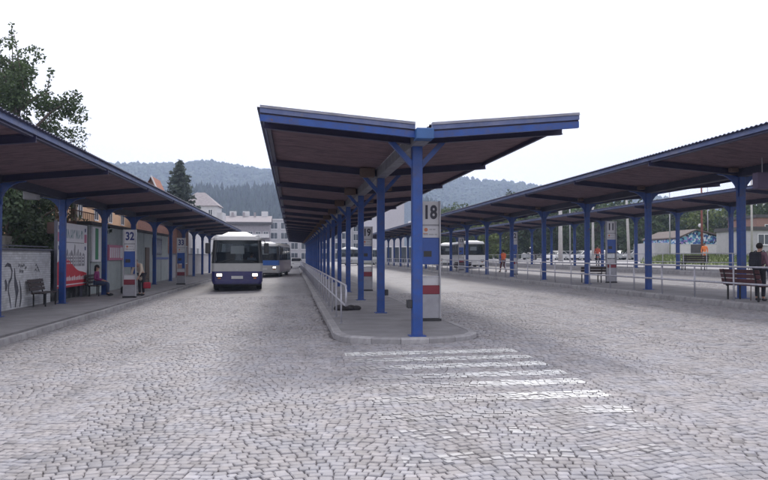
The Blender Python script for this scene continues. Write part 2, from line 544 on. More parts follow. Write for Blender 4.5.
def stones_mesh(name, idx):
    k = len(idx)
    V = np.concatenate([r0[idx], r1[idx], r2[idx]], axis=1).reshape(-1, 3)
    base = (np.arange(k)*12)[:, None, None]
    F = []
    for a in (0, 4):
        for i in range(4):
            j = (i+1) % 4
            F.append((a+i, a+j, a+4+j, a+4+i))
    F.append((8, 9, 10, 11))
    F = (np.array(F)[None] + base).reshape(-1, 4)
    me = bpy.data.meshes.new(name)
    me.vertices.add(len(V)); me.vertices.foreach_set('co', V.ravel())
    me.loops.add(len(F)*4); me.loops.foreach_set('vertex_index', F.ravel().astype(np.int32))
    me.polygons.add(len(F)); me.polygons.foreach_set('loop_start', np.arange(0, len(F)*4, 4, dtype=np.int32))
    me.update(calc_edges=True)
    at = me.attributes.new('tint', 'FLOAT', 'FACE')
    at.data.foreach_set('value', np.repeat(tint[idx], 9))
    me.materials.append(M_cob)
    me.validate()
    return me
o = put('cobblestones', stones_mesh('cobblestones', np.where(rest)[0]), road); o['kind'] = 'stuff'
# the 300 nearest: each an object, sharing a few stone meshes
variants = []
for q in range(24):
    mb = MB()
    j = rng.normal(0, .03, (4, 2))
    tl = rng.normal(0, .0012, 4)
    R = []
    for ins, z in ((0, -.03), (.02, -.007), (.19, 0)):
        R.append([((a*(1-ins)+j[i, 0]), (b*(1-ins)+j[i, 1]), z+(tl[i] if z > -.02 else 0)) for i, (a, b) in enumerate(((-1, -1), (1, -1), (1, 1), (-1, 1)))])
    i0 = 0
    for r in R: mb.v += r
    for a in (0, 4):
        for i in range(4):
            k = (i+1) % 4
            mb.f.append((a+i, a+k, a+4+k, a+4+i))
    mb.f.append((8, 9, 10, 11))
    mb.t = [float(np.clip(rng.normal(1, .13), .7, 1.35))]*9; mb.m = [0]*9
    variants.append(mb.mesh('cobblestone', M_cob, tint=True))
for q, i in enumerate(order[:300]):
    o = put('cobblestone', variants[q % 24], road, (cx[i], cy[i], gz[i]), ang[i] + (math.pi if q % 2 else 0), (hw[i]-GAP, hh[i]-GAP, 1))

# ------------------------------------------------------------------ crossing stripes painted on the stones
def clip_y(poly, y0, y1, x0, x1):
    def cl(pts, f, g):
        out = []
        for i in range(len(pts)):
            a, b = pts[i], pts[(i+1) % len(pts)]
            fa, fb = f(a), f(b)
            if fa >= 0: out.append(a)
            if (fa >= 0) != (fb >= 0):
                t = fa/(fa-fb)
                out.append(tuple(a[k]+(b[k]-a[k])*t for k in range(3)))
        return out
    for f in (lambda p: p[1]-y0, lambda p: y1-p[1], lambda p: p[0]-x0, lambda p: x1-p[0]):
        poly = cl(poly, f, None)
        if len(poly) < 3: return []
    return poly
marks = put('road_markings', None); struct(marks, 'worn white crossing stripes on the cobbles in front of the central platform')
STRIPES = [(12.72, .9, 3.85, .9, .5, .9), (11.95, .95, 3.87, .8, .7, 1.9), (11.12, .95, 3.86, .9, .9, 2.2), (10.28, .95, 3.84, .85, 1.0, 2.6),
           (9.5, .95, 3.80, .95, 1.9, 2.8), (8.62, .9, 3.74, .95, 2.3, 2.8), (7.75, .9, 3.62, .6, 2.8, 3.4), (6.95, .9, 3.5, .3, .9, 1.0), (6.12, .9, 3.2, .24, .9, 1.0)]
for (yc, xa, xb, strong, fa, fb) in STRIPES:
    sel = np.where((np.abs(cy-yc) < .33) & (cx > xa-.1) & (cx < xb+.1))[0]
    mb = MB(); worn = []
    e1, e2 = rng.normal(0, .02, 2)
    for i in sel:
        if strong < .4 and rng.random() > .4: continue
        top = r2[i] + (r1[i]-r2[i])*np.array([.95, .95, 0])*(1 if strong > .4 else .3)
        pts = [(p[0], p[1], p[2]+.0022) for p in top]
        pts = clip_y(pts, yc-.21+e1, yc+.21+e2, xa, xb)
        if not pts: continue
        x = cx[i]
        w = strong*np.clip((x-fa)/max(fb-fa, .01), .2 if strong > .5 else 1, 1)
        w *= rng.uniform(.55, 1.35)
        mb.poly(pts, 0, float(tint[i])); worn.append(float(min(1.0, w)))
    me = mb.mesh('stripe', M_paint, tint=True)
    a = me.attributes.new('worn', 'FLOAT', 'FACE'); a.data.foreach_set('value', worn)
    put('stripe', me, marks)

# ------------------------------------------------------------------ platforms
def kerb_pieces(parent, path, zt, zb, wid=.16, ln=1.0, maxn=290):
    """kerb stones along a path; the stone lies to the left-hand side of the way walked"""
    n_done = 0
    for a, b in zip(path[:-1], path[1:]):
        a, b = Vector(a), Vector(b)
        L = (b-a).length
        if L < 1e-3: continue
        d = (b-a)/L
        k = max(1, round(L/ln)); st = L/k
        for i in range(k):
            if n_done >= maxn: return
            key = ('kerb', round(st, 2), round(zt-zb(0), 2), n_done % 7)
            if key not in KC:
                mb = MB()
                mb.box(.004, st-.004, 0, wid, 0, 1, bev=0, t=float(rng.uniform(.82, 1.15)))
                # a chamfer on the road edge
                h = zt-zb(0)
                mb = MB(); tt = float(rng.uniform(.82, 1.15)); dz = float(rng.normal(0, .003)); dy = float(rng.normal(0, .003))
                mb.prism([(dy, -.3), (dy, h-.03+dz), (dy+.03, h+dz), (wid, h+dz), (wid, -.3)], .005, st-.005, 'x', 0, tt)
                KC[key] = mb.mesh('kerb_stone', M_kerb, tint=True)
            p = a + d*st*i
            put('kerb_stone', KC[key], parent, (p.x, p.y, zt-(zt-zb(0))), math.atan2(d.y, d.x))
            n_done += 1
KC = {}

def platform(name, poly, zt, label, path, zb, ln):
    mb = MB()
    top = [(x, y, zt-.006) for x, y in poly]
    mb.poly(top)
    for i in range(len(poly)):
        a, b = poly[i], poly[(i+1) % len(poly)]
        mb.quad((a[0], a[1], zt-.5), (b[0], b[1], zt-.5), (b[0], b[1], zt-.006), (a[0], a[1], zt-.006))
    o = fixnormals(mb.build(name, M_asphalt)); struct(o, label)
    kerb_pieces(o, path, zt, zb, ln=ln)
    return o

def inset(poly, d):
    out = []
    for i in range(len(poly)):
        p0, p1, p2 = Vector(poly[i-1]), Vector(poly[i]), Vector(poly[(i+1) % len(poly)])
        a = (p1-p0).normalized(); b = (p2-p1).normalized()
        na, nb = Vector((-a.y, a.x)), Vector((-b.y, b.x))
        m_ = (na+nb)
        m_ = m_/max(m_.length_squared, .2)*2*.5*1.0
        out.append(tuple(p1 + m_*d*1.0))
    return out
# central platform: kerb path runs so that the stone lies inwards (left of travel)
pc = PLAT_C
pth = [(.85, 131.5), (.85, 55.35)]
innerC = inset(PLAT_C, .155)
Z_C, Z_L, Z_R, Z_F = .16, .03, .43, .85
plC = platform('pavement_central', innerC, Z_C, 'asphalt platform with granite kerb under the central canopy',
               [p for p in PLAT_C[1:]][:1] + PLAT_C[2:11] + [(3.8, 45.4)], lambda t: .05, 1.0)
kerb_pieces(plC, [(.85, 75.35), (.85, 15.35)], Z_C, lambda t: .05, ln=1.0)
kerb_pieces(plC, [(.85, 131.5), (.85, 75.35)], Z_C, lambda t: .05, ln=3.0)
kerb_pieces(plC, [(3.8, 45.4), (3.8, 131.5)], Z_C, lambda t: .05, ln=2.6)
# left platform
innerL = [(-9.3, 2), (-6.09, 2), (-6.09, 84), (-9.3, 84)]
plL = platform('pavement_left', innerL, Z_L, 'asphalt pavement along the white brick wall', [(-5.93, 84), (-5.93, 60)], lambda t: -.1, 2.0)
kerb_pieces(plL, [(-5.93, 60), (-5.93, 8)], Z_L, lambda t: -.1, ln=1.0)
# right platform: its left kerb, walking away from us puts the stone on the right, so walk towards us
innerR = [(12.46, 9.16), (16.64, 9.16), (16.64, 113), (12.46, 113)]
plR = platform('pavement_right', innerR, Z_R, 'asphalt platform behind the long railing on the right', [(12.3, 109), (12.3, 9)], lambda t: .27, 1.0)
kerb_pieces(plR, [(12.3, 9), (16.8, 9), (16.8, 111)], Z_R, lambda t: .27, ln=2.0)
innerF = [(22.96, 16.16), (27.34, 16.16), (27.34, 113), (22.96, 113)]
plF = platform('pavement_far_right', innerF, Z_F, 'farthest platform on the right beside the car park', [(22.8, 112), (22.8, 16)], lambda t: .62, 2.0)
# pale kerb strip beyond the last lane
mb = MB()
for k in range(50):
    mb.box(31.0, 31.9, 10+2.4*k+.01, 12.4+2.4*k-.01, .7, 1.02+.004*(k % 3))
o = mb.build('kerb_far', mat('pale_kerb', (.55, .54, .54), rough=.85, var=.15, dirt=(.3, .3, .3))); struct(o, 'pale concrete kerb strip beyond the last lane')

# ------------------------------------------------------------------ canopies
HWID = 2.97
MC = {}
def cm(key, fn):
    if key not in MC: MC[key] = fn()
    return MC[key]
def ztop(a):                     # top of the roof, above the platform, at distance a from the post line
    return 3.98 + (4.24-3.98)*abs(a)/HWID
def wing_slab(L, s, a0, a1, t0, t1, mt, name):
    """a sloped slab between distances a0..a1 with top at ztop-t0 and bottom ztop-t1, y from 0..L"""
    def fn():
        mb = MB()
        x0, x1 = s*a0, s*a1
        mb.hexa([(x0, 0, ztop(a0)-t1), (x1, 0, ztop(a1)-t1), (x1, L, ztop(a1)-t1), (x0, L, ztop(a0)-t1),
                 (x0, 0, ztop(a0)-t0), (x1, 0, ztop(a1)-t0), (x1, L, ztop(a1)-t0), (x0, L, ztop(a0)-t0)])
        return mb.mesh(name, mt)
    return cm((name, round(L, 3), s, a0, a1, t0, t1), fn)
def corrug(L, s, hw_):
    def fn():
        mb = MB()
        pitch = .18; n = int(L/pitch)*4
        ys = [L*i/n for i in range(n+1)]
        hs = [.018*math.sin(2*math.pi*i/4) for i in range(n+1)]
        for i in range(n):
            for a0, a1 in ((.135, hw_+.09),):
                p = [(s*a0, ys[i], ztop(a0)+.012+hs[i]), (s*a1, ys[i], ztop(a1)+.012+hs[i]),
                     (s*a1, ys[i+1], ztop(a1)+.012+hs[i+1]), (s*a0, ys[i+1], ztop(a0)+.012+hs[i+1])]
                mb.quad(*(p if s > 0 else p[::-1]))
                q = [(x, y, z-.008) for x, y, z in p]
                mb.quad(*(q[::-1] if s > 0 else q))
                mb.quad(p[1], q[1], q[2], p[2])
        return mb.mesh('roof_sheet', M_sheet)
    return cm(('sheet', round(L, 3), s, hw_), fn)

def soffit(L, s, hw_):
    def fn():
        mb = MB(); n = max(2, int(L/.18))*4
        wv = (0, .016, .016, 0)
        for i in range(n):
            y0_, y1_ = L*i/n, L*(i+1)/n
            h0, h1 = wv[i % 4], wv[(i+1) % 4]
            a0, a1 = .128, hw_-.03
            p = [(s*a0, y0_, ztop(a0)-.072+h0), (s*a1, y0_, ztop(a1)-.072+h0), (s*a1, y1_, ztop(a1)-.072+h1), (s*a0, y1_, ztop(a0)-.072+h1)]
            mb.quad(*(p[::-1] if s > 0 else p))
        return mb.mesh('soffit_panel', M_soffit)
    return cm(('soffit', round(L, 3), s, hw_), fn)

def fixmesh(me):
    import bmesh
    bm = bmesh.new(); bm.from_mesh(me); bmesh.ops.recalc_face_normals(bm, faces=bm.faces); bm.to_mesh(me); bm.free()
    return me

def canopy(name, label, xp, zp, y0, n, ys, ye, lamps='big', gm=None, wl=HWID, group='long blue butterfly canopies of the bus station'):
    """posts at y0 + 6k; the roof runs from ys to ye"""
    t = thing(name, label, 'canopy', (xp, y0, zp), 0, group)
    post = cm('post', lambda: MB().box(-.1, .1, -.1, .1, 0, 3.72, bev=.012).mesh('post', M_blue))
    base = cm('base', lambda: MB().box(-.16, .16, -.16, .16, -.02, .014, bev=.004).mesh('base_plate', M_blue))
    def beamfn():
        mb = MB()
        for s in (-1, 1):
            a0, a1 = .128, (wl if s < 0 else HWID)-.02
            # I-section: web and two flanges
            for (w, t0, t1) in ((.012, .085, .255), (.06, .075, .088), (.06, .244, .257)):
                x0, x1 = s*a0, s*a1
                mb.hexa([(x0, -w, ztop(a0)-t1), (x1, -w, ztop(a1)-t1), (x1, w, ztop(a1)-t1), (x0, w, ztop(a0)-t1),
                         (x0, -w, ztop(a0)-t0), (x1, -w, ztop(a1)-t0), (x1, w, ztop(a1)-t0), (x0, w, ztop(a0)-t0)])
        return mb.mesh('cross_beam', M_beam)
    beam = cm(('beam', wl), beamfn)
    def bracefn(s):
        mb = MB()
        if lamps == 'big':
            mb.prism([(s*.1, 3.26), (s*.1, 3.41), (s*.43, 3.765), (s*.56, 3.765)], -.055, .055, 'y')
        else:                    # curved haunch plates
            arc = [(s*(.1+.62*(1-math.cos(math.pi/2*q/6))), 3.12+.62*math.sin(math.pi/2*q/6)) for q in range(7)]
            arc[0] = (s*.13, 3.12)
            mb.prism([(s*.1, 3.06)] + arc + [(s*.76, 3.765), (s*.1, 3.70)], -.05, .05, 'y')
        return fixmesh(mb.mesh('brace', M_blue))
    br = [cm(('brace', s, lamps == 'big'), lambda s=s: bracefn(s)) for s in (-1, 1)]
    lamp = cm('lamp', lambda: MB().box(-.2, .2, -.12, .12, -.25, 0, bev=.02).mesh('ceiling_lamp', M_lampbox))
    for k in range(n):
        y = 6.0*k
        put('post', post, t, (0, y, 0)); put('base_plate', base, t, (0, y, 0))
        put('cross_beam', beam, t, (0, y, 0))
        for b in br: put('brace', b, t, (0, y, 0))
        if lamps == 'big' and k:
            put('ceiling_lamp', lamp, t, (-.40, y-.28, 3.93)); put('ceiling_lamp', lamp, t, (.95, y-.28, 3.98), 0, (.6, .8, .55))
        elif lamps == 'small':
            put('ceiling_lamp', lamp, t, (-.42, y-.3, 3.92), 0, (.6, .8, .5))
    # bays between beams
    cuts = [ys-y0] + [6.0*k for k in range(n) if ys-y0 < 6.0*k < ye-y0] + [ye-y0]
    for a, b in zip(cuts[:-1], cuts[1:]):
        L = b-a
        if L < .05: continue
        for s in (-1, 1):
            hw_ = wl if s < 0 else HWID
            put('soffit_panel', soffit(L-.02, s, hw_), t, (0, a+.01, 0))
            put('roof_sheet', corrug(L, s, hw_), t, (0, a, 0))
            put('edge_trim', wing_slab(L-.01, s, hw_-.03, hw_+.005, 0, .115, M_fascia, 'edge_trim'), t, (0, a+.005, 0))
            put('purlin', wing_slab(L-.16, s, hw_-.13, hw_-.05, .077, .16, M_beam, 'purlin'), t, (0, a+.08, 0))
        def gut():
            mb = MB()
            z0, z1, z2 = 3.68, 3.86, 3.69
            mb.box(-.125, .125, 0, L, z0, z2); mb.box(-.125, -.115, 0, L, z2, z1+.07); mb.box(.115, .125, 0, L, z2, z1+.07)
            return mb.mesh('gutter', gm or M_gutdark)
        put('gutter', cm(('gutter', round(L, 3), gm is None), gut), t, (0, a, 0))
    # the end faces: two layered trims per wing and the gutter's end box
    for yy, sg in ((ys-y0, -1), (ye-y0, 1)):
        def endfn(sg=sg):
            mb = MB(); mb2 = MB()
            for s in (-1, 1):
                a0, a1 = .16, (wl if s < 0 else HWID)+.03
                for q, (w0, w1, t0, t1) in enumerate(((0, .12, -.035, .012), (0, .10, .015, .10), (0, .06, .103, .128), (0, .08, .131, .25))):
                    x0, x1 = s*a0, s*a1
                    ya, yb = sorted((sg*w0*.0 + 0, sg*w1))
                    mb.hexa([(x0, ya, ztop(a0)-t1), (x1, ya, ztop(a1)-t1), (x1, yb, ztop(a1)-t1), (x0, yb, ztop(a0)-t1),
                             (x0, ya, ztop(a0)-t0), (x1, ya, ztop(a1)-t0), (x1, yb, ztop(a1)-t0), (x0, yb, ztop(a0)-t0)], m=(2, 1, 0, 3)[q])
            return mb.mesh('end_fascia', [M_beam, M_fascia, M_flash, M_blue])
        put('end_fascia', cm(('end', sg, wl), endfn), t, (0, yy, 0))
        capm = cm(('cap', sg), lambda sg=sg: MB().box(-.165, .165, *sorted((sg*.26, sg*-.1)), 3.70, 3.90, bev=.012).mesh('gutter_end', M_cap))
        put('gutter_end', capm, t, (0, yy, 0))
    return t

canC = canopy('platform_canopy', 'blue steel butterfly canopy over the central platform, its gable end nearest the crossing stripes', 2.42, Z_C, 14.45, 20, 13.75, 130.0, gm=M_galvd)
canL = canopy('platform_canopy', 'blue steel canopy along the graffitied brick wall beside the navy bus', -8.1, Z_L, 9.9, 12, 8.6, 76.8, wl=.95, lamps='small')
canR = canopy('platform_canopy', 'blue steel canopy behind the long grey railing, over the platform of stop 11', 13.56, Z_R, 9.3, 18, 8.2, 112.0, lamps='small')
canF = canopy('platform_canopy', 'farthest blue steel canopy, next to the car park and the mural building', 25.0, Z_F, 16.25, 17, 15.2, 113.0, lamps=None)

# small dark boxes fixed to two central posts
bx = MB().box(-.05, .05, -.09, .09, -.08, .08, bev=.01).mesh('junction_box', M_black)
put('junction_box', bx, canC, (.15, 6.0, .55)); put('junction_box', bx, canC, (-.15, 0, .62))

# ------------------------------------------------------------------ railings
def railing(label, x, zp, ya, yb, step, loop=None, bars=(.94, .5), r=.022, group='steel tube railings along the platforms'):
    t = thing('railing', label, 'railing', (x, ya, zp), 0, group)
    L = yb-ya
    n = int(L/step)
    pm = MB().tube([(0, 0, -.02), (0, 0, bars[0]-.01)], r*.9, 8).mesh('rail_post', M_rail, True)
    fm = MB().tube([(0, 0, 0), (0, 0, .012)], .05, 10).mesh('base_flange', M_rail)
    for k in range(n+1):
        put('rail_post', pm, t, (0, k*step, 0)); 
        if k < 30: put('base_flange', fm, t, (0, k*step, 0))
    if loop:
        pts = [(0, L, bars[0]), (0, 0, bars[0]), (0, -loop+.1, bars[0]), (0, -loop+.03, bars[0]-.03), (0, -loop, bars[0]-.1),
               (0, -loop, bars[1]+.1), (0, -loop+.03, bars[1]+.03), (0, -loop+.1, bars[1]), (0, 0, bars[1]), (0, L, bars[1])]
        MB().tube(pts, r, 8).build('handrail', M_rail, t, smooth=True)
    else:
        for z in bars:
            MB().tube([(0, -.06, z), (0, L, z)], r, 8).build('top_rail' if z == bars[0] else 'middle_rail', M_rail, t, smooth=True)
    return t
railing('grey tube railing with a rounded near end, along the left edge of the central platform', 1.13, Z_C, 17.3, 128, 1.9, loop=1.55, bars=(.93, .5))
railing('long grey tube railing at the kerb of the right platform, in front of stop 11', 12.55, Z_R, 9.6, 108, 2.1, bars=(.97, .5), r=.029)
railing('faint grey tube railing at the near kerb of the farthest platform', 23.05, Z_F, 17.0, 108, 2.5, bars=(1.0, .5))

# ------------------------------------------------------------------ stop pillars with numbers
M_sign = mat('sign_white', (.62, .62, .66), rough=.4, var=.05, dirt=(.45, .44, .44), dscale=3, dirt_amt=.3)
M_signgrey = mat('sign_grey', (.40, .40, .43), rough=.5, var=.08)
M_signblue = mat('sign_blue', (.02, .075, .33), rough=.35, var=.15)
M_signred = mat('sign_red', (.20, .018, .035), rough=.45, var=.12)
M_ink = mat('dark_lettering', (.03, .03, .05), rough=.5, var=.05)
M_inkblue = mat('navy_lettering', (.02, .03, .16), rough=.5, var=.05)
M_orange = mat('orange_print', (.55, .2, .1), rough=.5, var=.1)
M_bin = mat('pillar_base_grey', (.34, .34, .38), rough=.6, var=.12, dirt=(.2, .19, .2), dirt_amt=.5)
def totem(num, x, y, zp, label, ink, h=2.87):
    w, dth = .25, .09
    t = thing('stop_pillar', label, 'bus stop sign', (x, y, zp), 0, 'numbered bus stop pillars')
    s = h/2.87
    fr = MB().box(-w, -w+.03, -dth, dth, 0, h, bev=.004).mesh('frame_post', M_galv)
    put('frame_post', fr, t); put('frame_post', fr, t, (2*w-.03, 0, 0))
    MB().box(-w+.03, w-.03, -.028, .028, h-.56, h-.01).build('number_panel', M_sign, t)
    MB().box(-w+.031, w-.031, -.03, .03, h-.60, h-.562).build('panel_rail', M_bin, t)
    np_ = MB().box(-w+.03, w-.03, -.028, .028, h-.88, h-.602).build('operator_panel', M_sign, t)
    # illegible small print: a round orange mark and two lines of grey print
    q = MB(); q.tube([(-.1, -.0285, h-.69), (-.1, -.031, h-.69)], .045, 14)
    q.box(-.17, -.06, -.031, -.0285, h-.79, h-.775); q.build('orange_mark', M_orange, np_)
    q = MB()
    for (a, b, z) in ((-.02, .05, .68), (.065, .13, .68), (-.16, -.05, .80), (-.03, .09, .80), (.11, .17, .80)):
        q.box(a, b, -.0312, -.0286, h-z-.02, h-z+.012)
    q.build('small_print', M_signgrey, np_)
    MB().box(-w+.03, w-.03, -.06, .06, h-1.52, h-.884, bev=.01).build('timetable_case', M_signblue, t)
    MB().box(-.16, .03, -.066, -.0605, h-1.34, h-1.2).build('timetable_window', M_black, t)
    MB().box(-w+.03, w-.03, -.03, .03, h-1.85, h-1.80).build('cross_rail', M_galv, t)
    MB().box(-w+.03, w-.03, -.02, .02, h-2.02, h-1.855).build('notice_panel', M_sign, t)
    MB().box(-w+.03, w-.03, -.075, .075, h-2.23, h-2.024, bev=.008).build('red_band', M_signred, t)
    MB().box(-w+.03, w-.03, -.08, .08, .06, h-2.234, bev=.01).build('base_box', M_bin, t)
    MB().box(-w-.01, w+.01, -.095, .095, -.01, .055).build('foot', M_black, t)
    if num:
        me = text_mesh(num, .40, .004, .013)
        me.materials.clear(); me.materials.append(ink)
        put('number', me, t, (0, -.034, h-.285), (math.pi/2, 0, 0), (.86, 1.12, 1))
    return t
totem('18', 3.29, 17.75, Z_C, 'stop pillar numbered 18 just behind the nearest central post', M_ink)
totem('19', 3.32, 33.3, Z_C, 'stop pillar numbered 19 farther along the central platform', M_ink)
totem('32', -6.5, 31.35, Z_L, 'stop pillar numbered 32 in navy digits, by the pavement benches on the left', M_inkblue, 2.75)
totem('33', -6.5, 45.5, Z_L, 'smaller looking stop pillar with a blue case, between stop 32 and the navy bus', M_inkblue, 2.75)
totem('11', 15.2, 34.4, Z_R, 'stop pillar numbered 11 beside the dark bench behind the long railing', M_ink, 2.95)
totem('12', 15.2, 50.3, Z_R, 'stop pillar hidden half behind a blue post next to the walker in orange', M_ink, 2.95)
totem('13', 15.2, 66.5, Z_R, 'most distant stop pillar under the right canopy, before the parked white coaches', M_ink, 2.95)

# ------------------------------------------------------------------ benches
M_slat = mat('dark_bench_wood', (.05, .035, .035), rough=.6, var=.25, vscale=8, stretch=(1, 1, 8))
M_slatred = mat('red_brown_bench_wood', (.085, .03, .035), rough=.55, var=.25, vscale=8)
def bench(label, x, y, zp, rot, L=1.8, wood=None, nb=3):
    """local x runs along the seat, the backrest is at -y and one sits facing +y"""
    t = thing('bench', label, 'bench', (x, y, zp), rot, 'slatted station benches')
    wood = wood or M_slat
    s = MB().box(-L/2, L/2, -.045, .045, -.015, .015, bev=.006).mesh('seat_slat', wood)
    for k in range(4): put('seat_slat', s, t, (0, -.15+.11*k, .445))
    b = MB().box(-L/2, L/2, -.014, .014, -.055, .055, bev=.006).mesh('back_slat', wood)
    for k in range(nb): put('back_slat', b, t, (0, -.235-.03*k, .57+.135*k), (.2, 0, 0))
    fr = MB()
    fr.box(-.02, .02, -.2, .24, .41, .428); fr.box(-.02, .02, .18, .22, 0, .41); fr.box(-.02, .02, -.2, -.16, 0, .41)
    fr.hexa([(-.02, -.235, .40), (.02, -.235, .40), (.02, -.2, .40), (-.02, -.2, .40), (-.02, -.335+.03*(3-nb), .9-.135*(3-nb)), (.02, -.335+.03*(3-nb), .9-.135*(3-nb)), (.02, -.315+.03*(3-nb), .9-.135*(3-nb)), (-.02, -.315+.03*(3-nb), .9-.135*(3-nb))])
    fm = fr.mesh('leg', M_dark)
    for q in (-L/2+.22, L/2-.22): put('leg', fm, t, (q, 0, 0))
    return t
PI = math.pi
bench('dark slatted bench against the graffitied white brick wall', -8.33, 26.7, Z_L, -PI/2, 1.5)
bench('bench the woman in purple sits on, between two blue posts', -8.2, 33.2, Z_L, -PI/2, 1.7)
bench('red-brown bench in front of the man with the backpack, seen from behind', 13.0, 20.1, Z_R, -PI/2, 1.9, M_slatred)
bench('dark bench left of stop pillar 11', 14.3, 34.6, Z_R, 0, 1.25, nb=2)
bench('dark bench on the farthest platform in front of the mural building', 24.4, 43.3, Z_F, 0, 1.7)
bench('far bench on the right platform before the parked white coaches', 14.3, 62.0, Z_R, 0, 1.5, nb=2)
# small dark bundle lying on the central platform
mb = MB()
for k in range(9):
    w = rng.uniform(0, 6.28); q = rng.uniform(.02, .2)
    mb.ball((math.cos(w)*q*1.5, math.sin(w)*q, .05), (rng.uniform(.1, .2), rng.uniform(.08, .16), rng.uniform(.05, .1)), 10, 6)
tag(mb.build('dark_bundle', mat('dark_cloth', (.03, .026, .03), rough=.8, bump=.5), None, (1.62, 21.6, Z_C), smooth=True), 'small dark bundle lying on the central platform beside the railing end', 'bundle')
# ------------------------------------------------------------------ hills and their forests
def az(u):
    return TH + math.atan((u-384.0)/750.0)
def hill(name, prof, R0, R1, R2, zb, mt, label, drop, amp):
    us = np.array([p[0] for p in prof], float); vs = np.array([p[1] for p in prof], float)
    A = np.array([az(u) for u in us])
    n = 150
    aa = np.linspace(A[0], A[-1], n)
    hv = np.interp(aa, A, vs)
    Hc = EYE + (256-hv)/750*R1*np.cos(aa-TH) - drop
    rows = [(R0, 0), (R0+(R1-R0)*.25, .16), (R0+(R1-R0)*.5, .42), (R0+(R1-R0)*.75, .74), (R1, 1.0), (R1+(R2-R1)*.5, .9), (R2, .55)]
    V = []
    def surf(r, a):
        h = np.interp(a, aa, Hc)
        f = np.interp(r, [q[0] for q in rows], [q[1] for q in rows])
        z = zb + (h-zb)*f + amp*f*(math.sin(a*37+r*.011)+.6*math.sin(a*83-r*.02))*(.25 if r > R0+(R1-R0)*.9 else 1)
        return z
    for r, f in rows:
        for a in aa:
            V.append((r*math.sin(a), r*math.cos(a), surf(r, a)))
    F = []
    for j in range(len(rows)-1):
        for i in range(n-1):
            q = j*n+i
            F.append((q, q+1, q+1+n, q+n))
    mb = MB(); mb.v = V; mb.f = F; mb.m = [0]*len(F); mb.t = [1]*len(F)
    struct(mb.build(name, mt, smooth=True), label)
    return surf, A
M_hill = mat('forest_floor', (.045, .06, .035), rough=.95, var=.3, vscale=.01)
M_spr = mat('distant_spruce', (.025, .038, .03), rough=.9, var=.2, tint=True, vscale=.05)
M_mixed = mat('distant_woodland', (.04, .058, .035), rough=.9, var=.2, tint=True, vscale=.05)
far_p = [(-900, 172), (-400, 168), (0, 168), (60, 168), (112, 161), (150, 160), (180, 160), (205, 156), (230, 163), (270, 167), (300, 166), (340, 165),
         (400, 166), (440, 170), (470, 176), (500, 179), (540, 183), (600, 189), (660, 194), (720, 202), (800, 212), (1200, 222)]
near_p = [(-900, 205), (-100, 205), (100, 199), (160, 193), (195, 188), (215, 184), (235, 186), (280, 184), (330, 186), (400, 192), (430, 201), (450, 212), (480, 224), (560, 238), (700, 244)]
sf, Af = hill('hill', far_p, 800, 1500, 1800, 1, M_hill, 'long wooded mountain ridge fading into blue haze', 14, 7)
sn, An = hill('hill', near_p, 420, 700, 860, 0, M_hill, 'nearer and darker spruce hill in front of the long ridge', 14, 3)
def forest(name, surf, A, ra, rb, n, hmin, hmax, mt, label, edge, cone=True):
    mb_v, mb_f, tt = [], [], []
    K = 6
    for q in range(n):
        a = rng.uniform(A[0], A[-1]) if q % 5 else rng.uniform(az(80), az(560))
        r = ra + (rb-ra)*math.sqrt(rng.random()) if q > edge else rb - rng.uniform(-8, 25)
        h = rng.uniform(hmin, hmax) * (1.15 if rng.random() < .08 else 1)
        x, y = r*math.sin(a), r*math.cos(a)
        z = surf(r, a) - 1.5
        w = h*rng.uniform(.17, .25) if cone else h*rng.uniform(.32, .45)
        i = len(mb_v)
        rings = ((0.08, .95), (.45, .72), (.75, .36)) if cone else ((.0, .6), (.35, 1.0), (.75, .75))
        for zz, rr in rings:
            p0 = rng.uniform(0, 6)
            for k in range(K):
                g = 2*math.pi*k/K + p0
                jr = rr*w*rng.uniform(.75, 1.2)
                mb_v.append((x+jr*math.cos(g), y+jr*math.sin(g), z+h*zz+rng.uniform(-.03, .03)*h))
        mb_v.append((x, y, z+h))
        for j in range(2):
            for k in range(K):
                mb_f.append((i+j*K+k, i+j*K+(k+1) % K, i+(j+1)*K+(k+1) % K, i+(j+1)*K+k))
        for k in range(K): mb_f.append((i+2*K+k, i+2*K+(k+1) % K, i+3*K))
        t_ = float(rng.uniform(.6, 1.5)); tt += [t_]*(3*K)
    m = MB(); m.v, m.f, m.t, m.m = mb_v, mb_f, tt, [0]*len(mb_f)
    o = m.build(name, mt, tint=True)
    o['kind'] = 'stuff'; o['label'] = label
forest('forest', sn, An, 430, 705, 7000, 10, 20, M_spr, 'dark spruce forest covering the nearer hill', 900)
forest('forest', sf, Af, 900, 1505, 9000, 9, 15, M_mixed, 'hazy mixed forest covering the long ridge', 1400, cone=False)

# ------------------------------------------------------------------ trees
M_bark = mat('grey_brown_bark', (.10, .08, .065), rough=.9, var=.3, vscale=6, bump=.6, bscale=20)
M_leaf = mat('broad_leaves', (.07, .105, .045), rough=.6, var=.15, tint=True, transl=.35)
M_leaf2 = mat('yellowish_leaves', (.115, .15, .045), rough=.6, var=.15, tint=True, transl=.35)
M_leaf3 = mat('dark_green_leaves', (.05, .075, .038), rough=.65, var=.15, tint=True, transl=.3)
M_needle = mat('spruce_needles', (.06, .08, .058), rough=.7, var=.2, tint=True, transl=.1)
def leaf(mb, p, s, t):
    a = Vector(rng.normal(0, 1, 3)).normalized(); b = a.orthogonal().normalized()
    c = a.cross(b)
    w = rng.uniform(0, 6.28); u = b*math.cos(w)+c*math.sin(w); v = a.cross(u)
    q = Vector(p)
    mb.poly([tuple(q-u*s), tuple(q+v*s*.55), tuple(q+u*s), tuple(q-v*s*.55)], 0, t)
